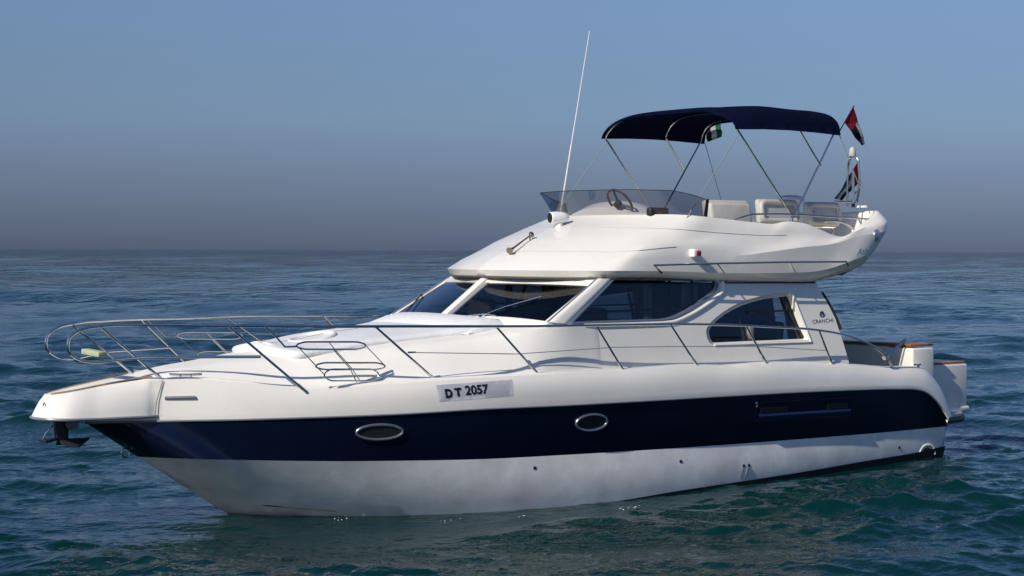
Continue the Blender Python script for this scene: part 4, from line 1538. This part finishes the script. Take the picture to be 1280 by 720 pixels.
bm = NB()
box(bm, ((xa + .0) / 2 - .0, .88, .665), (abs(xa) + .08, 1.12, .09), None, .03, 3)
obj('locker_plinth', bm, M['gel'], l2)

# ---- lettering
def text_mesh(body, shear=0.0, bold=0.0):
    c = bpy.data.curves.new('lettering', 'FONT')
    c.body = body
    c.size = 1.0
    c.shear = shear
    c.offset = bold
    c.resolution_u = 4
    o = bpy.data.objects.new('lettering', c)
    col.objects.link(o)
    dg = bpy.context.evaluated_depsgraph_get()
    me_ = bpy.data.meshes.new_from_object(o.evaluated_get(dg))
    bpy.data.objects.remove(o)
    V = np.array([v.co[:] for v in me_.vertices])
    F = [list(p.vertices) for p in me_.polygons]
    bpy.data.meshes.remove(me_)
    V[:, :2] -= V[:, :2].min(0)
    V[:, :2] /= V[:, :2].max(0)
    return V, F


def place_text(bm, body, quad, rect, n_off, shear=0.0, bold=0.0):
    """quad: four 3D corners (bl, br, tr, tl); rect: u0,v0,u1,v1 inside it."""
    V, F = text_mesh(body, shear, bold)
    q_ = [np.array(p) for p in quad]
    vs = []
    for v in V:
        u = rect[0] + v[0] * (rect[2] - rect[0])
        w2 = rect[1] + v[1] * (rect[3] - rect[1])
        p = q_[0] * (1 - u) * (1 - w2) + q_[1] * u * (1 - w2) + q_[2] * u * w2 + q_[3] * (1 - u) * w2
        vs.append(bm.verts.new(p + n_off))
    for f in F:
        try:
            bm.faces.new([vs[k] for k in f])
        except ValueError:
            pass


pq = [np.array(p) for p in ((9.126,1.785,1.289), (8.182,1.958,1.325), (8.157,1.910,1.515), (9.150,1.746,1.482))]
bm = NB()
rows = []
for w2 in np.linspace(0, 1, 5):
    rows.append([pq[0] * (1 - u) * (1 - w2) + pq[1] * u * (1 - w2) + pq[2] * u * w2 + pq[3] * (1 - u) * w2 + np.array([0, .018 * 4 * u * (1 - u), 0]) for u in np.linspace(0, 1, 17)])
loft(bm, rows, mirror=False)
for v in bm.verts:
    v.co = Vector(drop(topside, (v.co.x, 4.0, v.co.z), (0, -1, 0)) + (0, .002, 0))
bmesh.ops.solidify(bm, geom=bm.faces[:], thickness=.003)
pl = obj('registration_plate', bm, M['plate'], YB, 60)
no = np.array([0, 0, 0])
bm = NB()
place_text(bm, 'D', pq, (.085, .20, .175, .74), no, 0, .055)
place_text(bm, 'T', pq, (.205, .25, .295, .76), no, 0, .055)
place_text(bm, '2057', pq, (.345, .28, .65, .86), no, 0, .028)
bmesh.ops.subdivide_edges(bm, edges=[e for e in bm.edges if e.calc_length() > .03], cuts=2)
for v in bm.verts:
    v.co = Vector(drop(topside, (v.co.x, 4.0, v.co.z), (0, -1, 0)) + (0, .0075, 0))
obj('lettering', bm, M['ink'], pl)

# maker's badge on the cabin quarter, name script on the flybridge wing
sq = [np.array(p) + np.array([0, .006, 0]) for p in ((2.847,1.741,2.035), (2.373,1.736,2.052), (2.364,1.682,2.256), (2.821,1.686,2.242))]
bm = NB()
place_text(bm, 'CRANCHI', sq, (.06, .06, .95, .32), np.array([0, -.003, 0]), 0, .0)
cc = .5 * (sq[2] + sq[3]) * .62 + .5 * (sq[0] + sq[1]) * .38
for rad in (.036,):
    tube(bm, [cc + np.array([rad * math.cos(a), -.002, rad * 1.1 * math.sin(a)]) for a in np.linspace(0, 2 * math.pi, 17)[:-1]], .010, closed=True, smooth=False, sides=6)
obj('maker_badge', bm, M['badge'], YB)

nq = [np.array(p) for p in ((2.010,1.815,2.990), (1.656,1.785,3.013), (1.669,1.795,3.103), (2.022,1.825,3.079))]
bm = NB()
place_text(bm, 'Atlan', nq, (0, 0, 1, 1), np.array([0, 0, 0]), .35, .015)
nq = [np.array(p) for p in ((1.820,1.810,2.940), (1.687,1.790,2.945), (1.693,1.795,2.996), (1.832,1.820,2.990))]
place_text(bm, '40', nq, (0, 0, 1, 1), np.array([0, 0, 0]), .25, .015)
obj('name_script', bm, M['chrome'], fly)

# ------------------------------------------------------------------ things lying on or tied to the yacht
# sun pad
padz = lambda x: float(np.interp(x, [8.0, 8.64, 9.58, 10.41, 10.6], [2.05, 1.975, 1.89, 1.785, 1.80]))
half = [(10.55, 0.0, 1.855), (10.58, .25, 1.84), (10.52, .55, 1.81), (10.435,0.740,1.796), (10.137,0.800,1.817), (9.595,0.870,1.892), (8.644,0.980,1.973), (8.058,1.050,2.043), (8.0, .6, 2.10), (8.06, 0, 2.12)]
sunpad = empty('sun_pad', (9.3, 0, 1.95), label='white vinyl sun pad with a raised headrest lying on the foredeck', cat='cushion')
E1 = spline(half, 70)
cen = np.array([9.3, 0, 2.0])


def shrink(L, d, dz_):
    o = L.copy()
    o[:, 0] = cen[0] + (L[:, 0] - cen[0]) * (1 - d / 1.3)
    o[:, 1] = L[:, 1] * (1 - d / .8)
    o[:, 2] += dz_
    return o


bm = NB()
E_in = shrink(E1, .10, .085)
cl = E_in.copy(); cl[:, 1] = 0
cl[:, 2] += .05 * np.minimum(1, E_in[:, 1] / .4)
m1 = .66 * E_in + .34 * cl; m1[:, 2] += .012 * np.minimum(1, E_in[:, 1] / .3)
m2 = .33 * E_in + .67 * cl; m2[:, 2] += .012 * np.minimum(1, E_in[:, 1] / .3)
ez = E1 + np.array([0, .012, .03])
ez[0, 1] = ez[-1, 1] = 0
loft(bm, [shrink(E1, .02, -.03), E1, ez, shrink(E1, .012, .062), shrink(E1, .05, .082), E_in, m1, m2, cl])
po = obj('pad', bm, M['pad'], sunpad, 80, merge=2e-3)
bm = NB()
# hatch cut-out: raised roll round a sunk disc
hc = np.array((9.825,0.100,1.961))
tube(bm, [drop(po, hc + (.27 * math.cos(a), .27 * math.sin(a), 2), (0, 0, -1)) + (0, 0, -.004 - .012 * math.cos(a)) for a in np.linspace(0, 2 * math.pi, 33)[:-1]], .030, closed=True, n=80)
obj('hatch_roll', bm, M['pad'], sunpad)
bm = NB()
hr = []
for xo, zo in ((8.52, 2.075), (8.46, 2.14), (8.25, 2.225), (8.05, 2.25), (7.93, 2.235), (7.90, 2.13)):
    line = []
    for y in np.linspace(0, 1.08, 14):
        bow = -.28 * (y / 1.08) ** 2
        fall = -.05 * (y / 1.08) ** 2 - (.04 if y > 1.05 else 0) * (zo > 2.1)
        line.append((xo + bow * (.75 if xo > 8.3 else 1.0) - .0, y, zo + fall + .0))
    line.append((xo + bow - .01, 1.12, min(zo - .06, 2.12)))
    line.append((xo + bow, 1.125, 2.03))
    hr.append(line)
loft(bm, hr)
obj('headrest', bm, M['pad'], sunpad, 70, merge=1e-4)
bm = NB()
tube(bm, [tuple(p + (0, 0, .002)) for p in cl[2:36]], .006, n=60, sides=6)
obj('seam', bm, M['seam_light'], sunpad)

# anchor on the bow roller
anchor = empty('anchor', (12.954,0.000,1.025), label='dark plough anchor hanging under the white bow platform', cat='anchor')
bm = NB()
a, b_ = np.array((12.982,0.000,1.168)), np.array((12.992,0.000,0.939))
prism(bm, [a + (.09, .035, 0), a + (-.07, .035, .03), b_ + (-.08, .035, 0), b_ + (.06, .035, 0)], (0, -.07, 0), .01)
obj('shank', bm, M['galv'], anchor)
bm = NB()
c_ = np.array((12.973,0.000,0.955))
tipv = np.array((12.652,0.000,0.949))
for sg in (1, -1):
    prism(bm, [c_ + (.05, .0, .0), tipv + (0, 0, 0), c_ + (-.12, .17 * sg, -.07), c_ + (.03, .12 * sg, -.06)], (0, 0, -.025), .004)
prism(bm, [c_ + (.04, .03, .02), c_ + (.24, .10, .0), c_ + (.24, -.10, .0), c_ + (.04, -.03, .02)], (0, 0, -.03), .004)
obj('fluke', bm, M['galv'], anchor)
bm = NB()
tube(bm, [(13.066,0.020,1.130), (13.177,0.020,1.022), (13.210,0.020,0.963), (13.150,0.020,0.946), (13.010,0.020,0.942)], .011, smooth=False)
obj('trip_bar', bm, M['steel'], anchor)

# foam block tied across the pulpit
fa, fb = np.array((12.634,-0.180,1.902)), np.array((12.581,0.220,1.875))
bm = NB()
dv = fb - fa
rot = Vector(dv).to_track_quat('X', 'Z').to_matrix()
box(bm, (fa + fb) / 2 + (0, 0, .0), (np.linalg.norm(dv) * .88, .11, .06), rot, .012, 2)
fo = obj('foam_block', bm, M['foam'], None)
tag(fo, 'pale yellow-green foam block tied between the two loops of the bow rail', 'foam block')


# flags
def flag_grid(bm, hoist0, hoist1, fly0, fly1, ripple=.03, n=25, m=13, nv=(.5, .8, 0), seed=0, red=.27, cols=((0, 1), (.34, 2), (.66, 3))):
    """hoist0/1: ends of the hoist edge (top, bottom); fly0/1 the free edge. Red by the hoist; green, white, black across."""
    h0, h1, f0, f1 = [np.array(p) for p in (hoist0, hoist1, fly0, fly1)]
    nv = np.array(nv)
    rows = []
    for i_ in range(m):
        v = i_ / (m - 1)
        a, b_ = h0 * (1 - v) + h1 * v, f0 * (1 - v) + f1 * v
        rows.append([a * (1 - k / (n - 1)) + b_ * (k / (n - 1)) + nv * ripple * math.sin(k * .45 + i_ * .35 + seed) * (k / (n - 1)) for k in range(n)])
    V = [[bm.verts.new(p) for p in r_] for r_ in rows]
    for i_ in range(m - 1):
        for k in range(n - 1):
            f = bm.faces.new([V[i_][k], V[i_][k + 1], V[i_ + 1][k + 1], V[i_ + 1][k]])
            v = (i_ + .5) / (m - 1)
            f.material_index = 0 if (k + .5) / (n - 1) < red else [c for q_, c in cols if v >= q_][-1]
    bmesh.ops.solidify(bm, geom=bm.faces[:], thickness=.004)


FM = [M['fl_red'], M['fl_green'], M['fl_white'], M['fl_black']]
fr = empty('flag', (1.714,1.300,4.881), label='red, white and black flag on a stick at the after corner of the bimini', cat='flag', group='flags on the yacht')
bm = NB()
flag_grid(bm, (1.512,1.300,5.101), (1.705,1.300,4.881), (1.249,1.300,4.591), (1.344,1.300,4.565), .035, red=.36, cols=((.0, 2), (.36, 3)))
obj('cloth', bm, FM, fr, 80)
bm = NB()
tube(bm, [(1.504,1.300,5.125), (1.722,1.300,4.857), (1.880,1.330,4.701)], .009, smooth=False, sides=6)
obj('stick', bm, M['rubber'], fr)

fr = empty('flag', (1.020,0.881,3.715), label='green, white, black and red flag draped behind a white staff on the stern coaming', cat='flag', group='flags on the yacht')
bm = NB()
flag_grid(bm, (0.950,0.883,4.351), (0.950,0.917,4.045), (1.000,0.505,3.829), (1.000,0.615,3.791), .05, red=.24, cols=((0, 1), (.36, 2), (.66, 3)))
obj('cloth', bm, FM, fr, 80)
bm = NB()
tube(bm, [(1.030,0.878,4.220), (1.030,0.882,3.727)], .020, sides=10)
obj('staff', bm, M['white'], fr)
bm = NB()
tube(bm, [(1.030,0.882,3.744), (1.030,0.883,3.691)], .027, sides=10)
obj('socket', bm, M['wood_red'], fr)

fr = empty('flag', (1.891,-1.300,4.926), label='folded green, white and dark flag tucked under the far after corner of the bimini', cat='flag', group='flags on the yacht')
bm = NB()
flag_grid(bm, (1.766,-1.150,5.034), (1.866,-1.360,4.893), (1.742,-1.120,4.795), (1.850,-1.340,4.709), .02, red=0, cols=((0, 1), (.33, 2), (.68, 3)), nv=(.3, .9, .2))
obj('cloth', bm, FM, fr, 80)

# bow-wave flecks and droplets along the waterline
bm = NB()
g = np.random.default_rng(11)
clusters = [(9.95, 1.02, .30, .10, 22), (8.0, 2.16, .55, .08, 14), (6.75, 2.35, .22, .10, 26), (9.0, 1.8, .5, .10, 12), (-.6, 1.5, .8, .5, 60), (-1.6, .6, .9, .9, 60), (4.8, 2.1, 1.5, .07, 8)]
for (fx, fy, sx_, sy_, num) in clusters:
    px, py = g.normal(fx, sx_ * .5, num), g.normal(fy, sy_ * .5, num)
    pz = sea_height(px, py, np.full(num, .04))
    for x_, y_, z_ in zip(px, py, pz):
        r_ = float(np.clip(g.exponential(.003), .002, .008))
        lift = float(g.exponential(.012)) if r_ < .008 else 0
        v_ = bmesh.ops.create_icosphere(bm, subdivisions=1, radius=r_)['verts']
        bmesh.ops.scale(bm, vec=(1 + g.random() * 1.5, 1 + g.random(), .5), verts=v_)
        bmesh.ops.translate(bm, vec=(x_, y_, z_ + lift), verts=v_)
fo = obj('sea_foam', bm, mat('foam_white', (.72, .76, .77), .6), None)
tag(fo, kind='stuff')
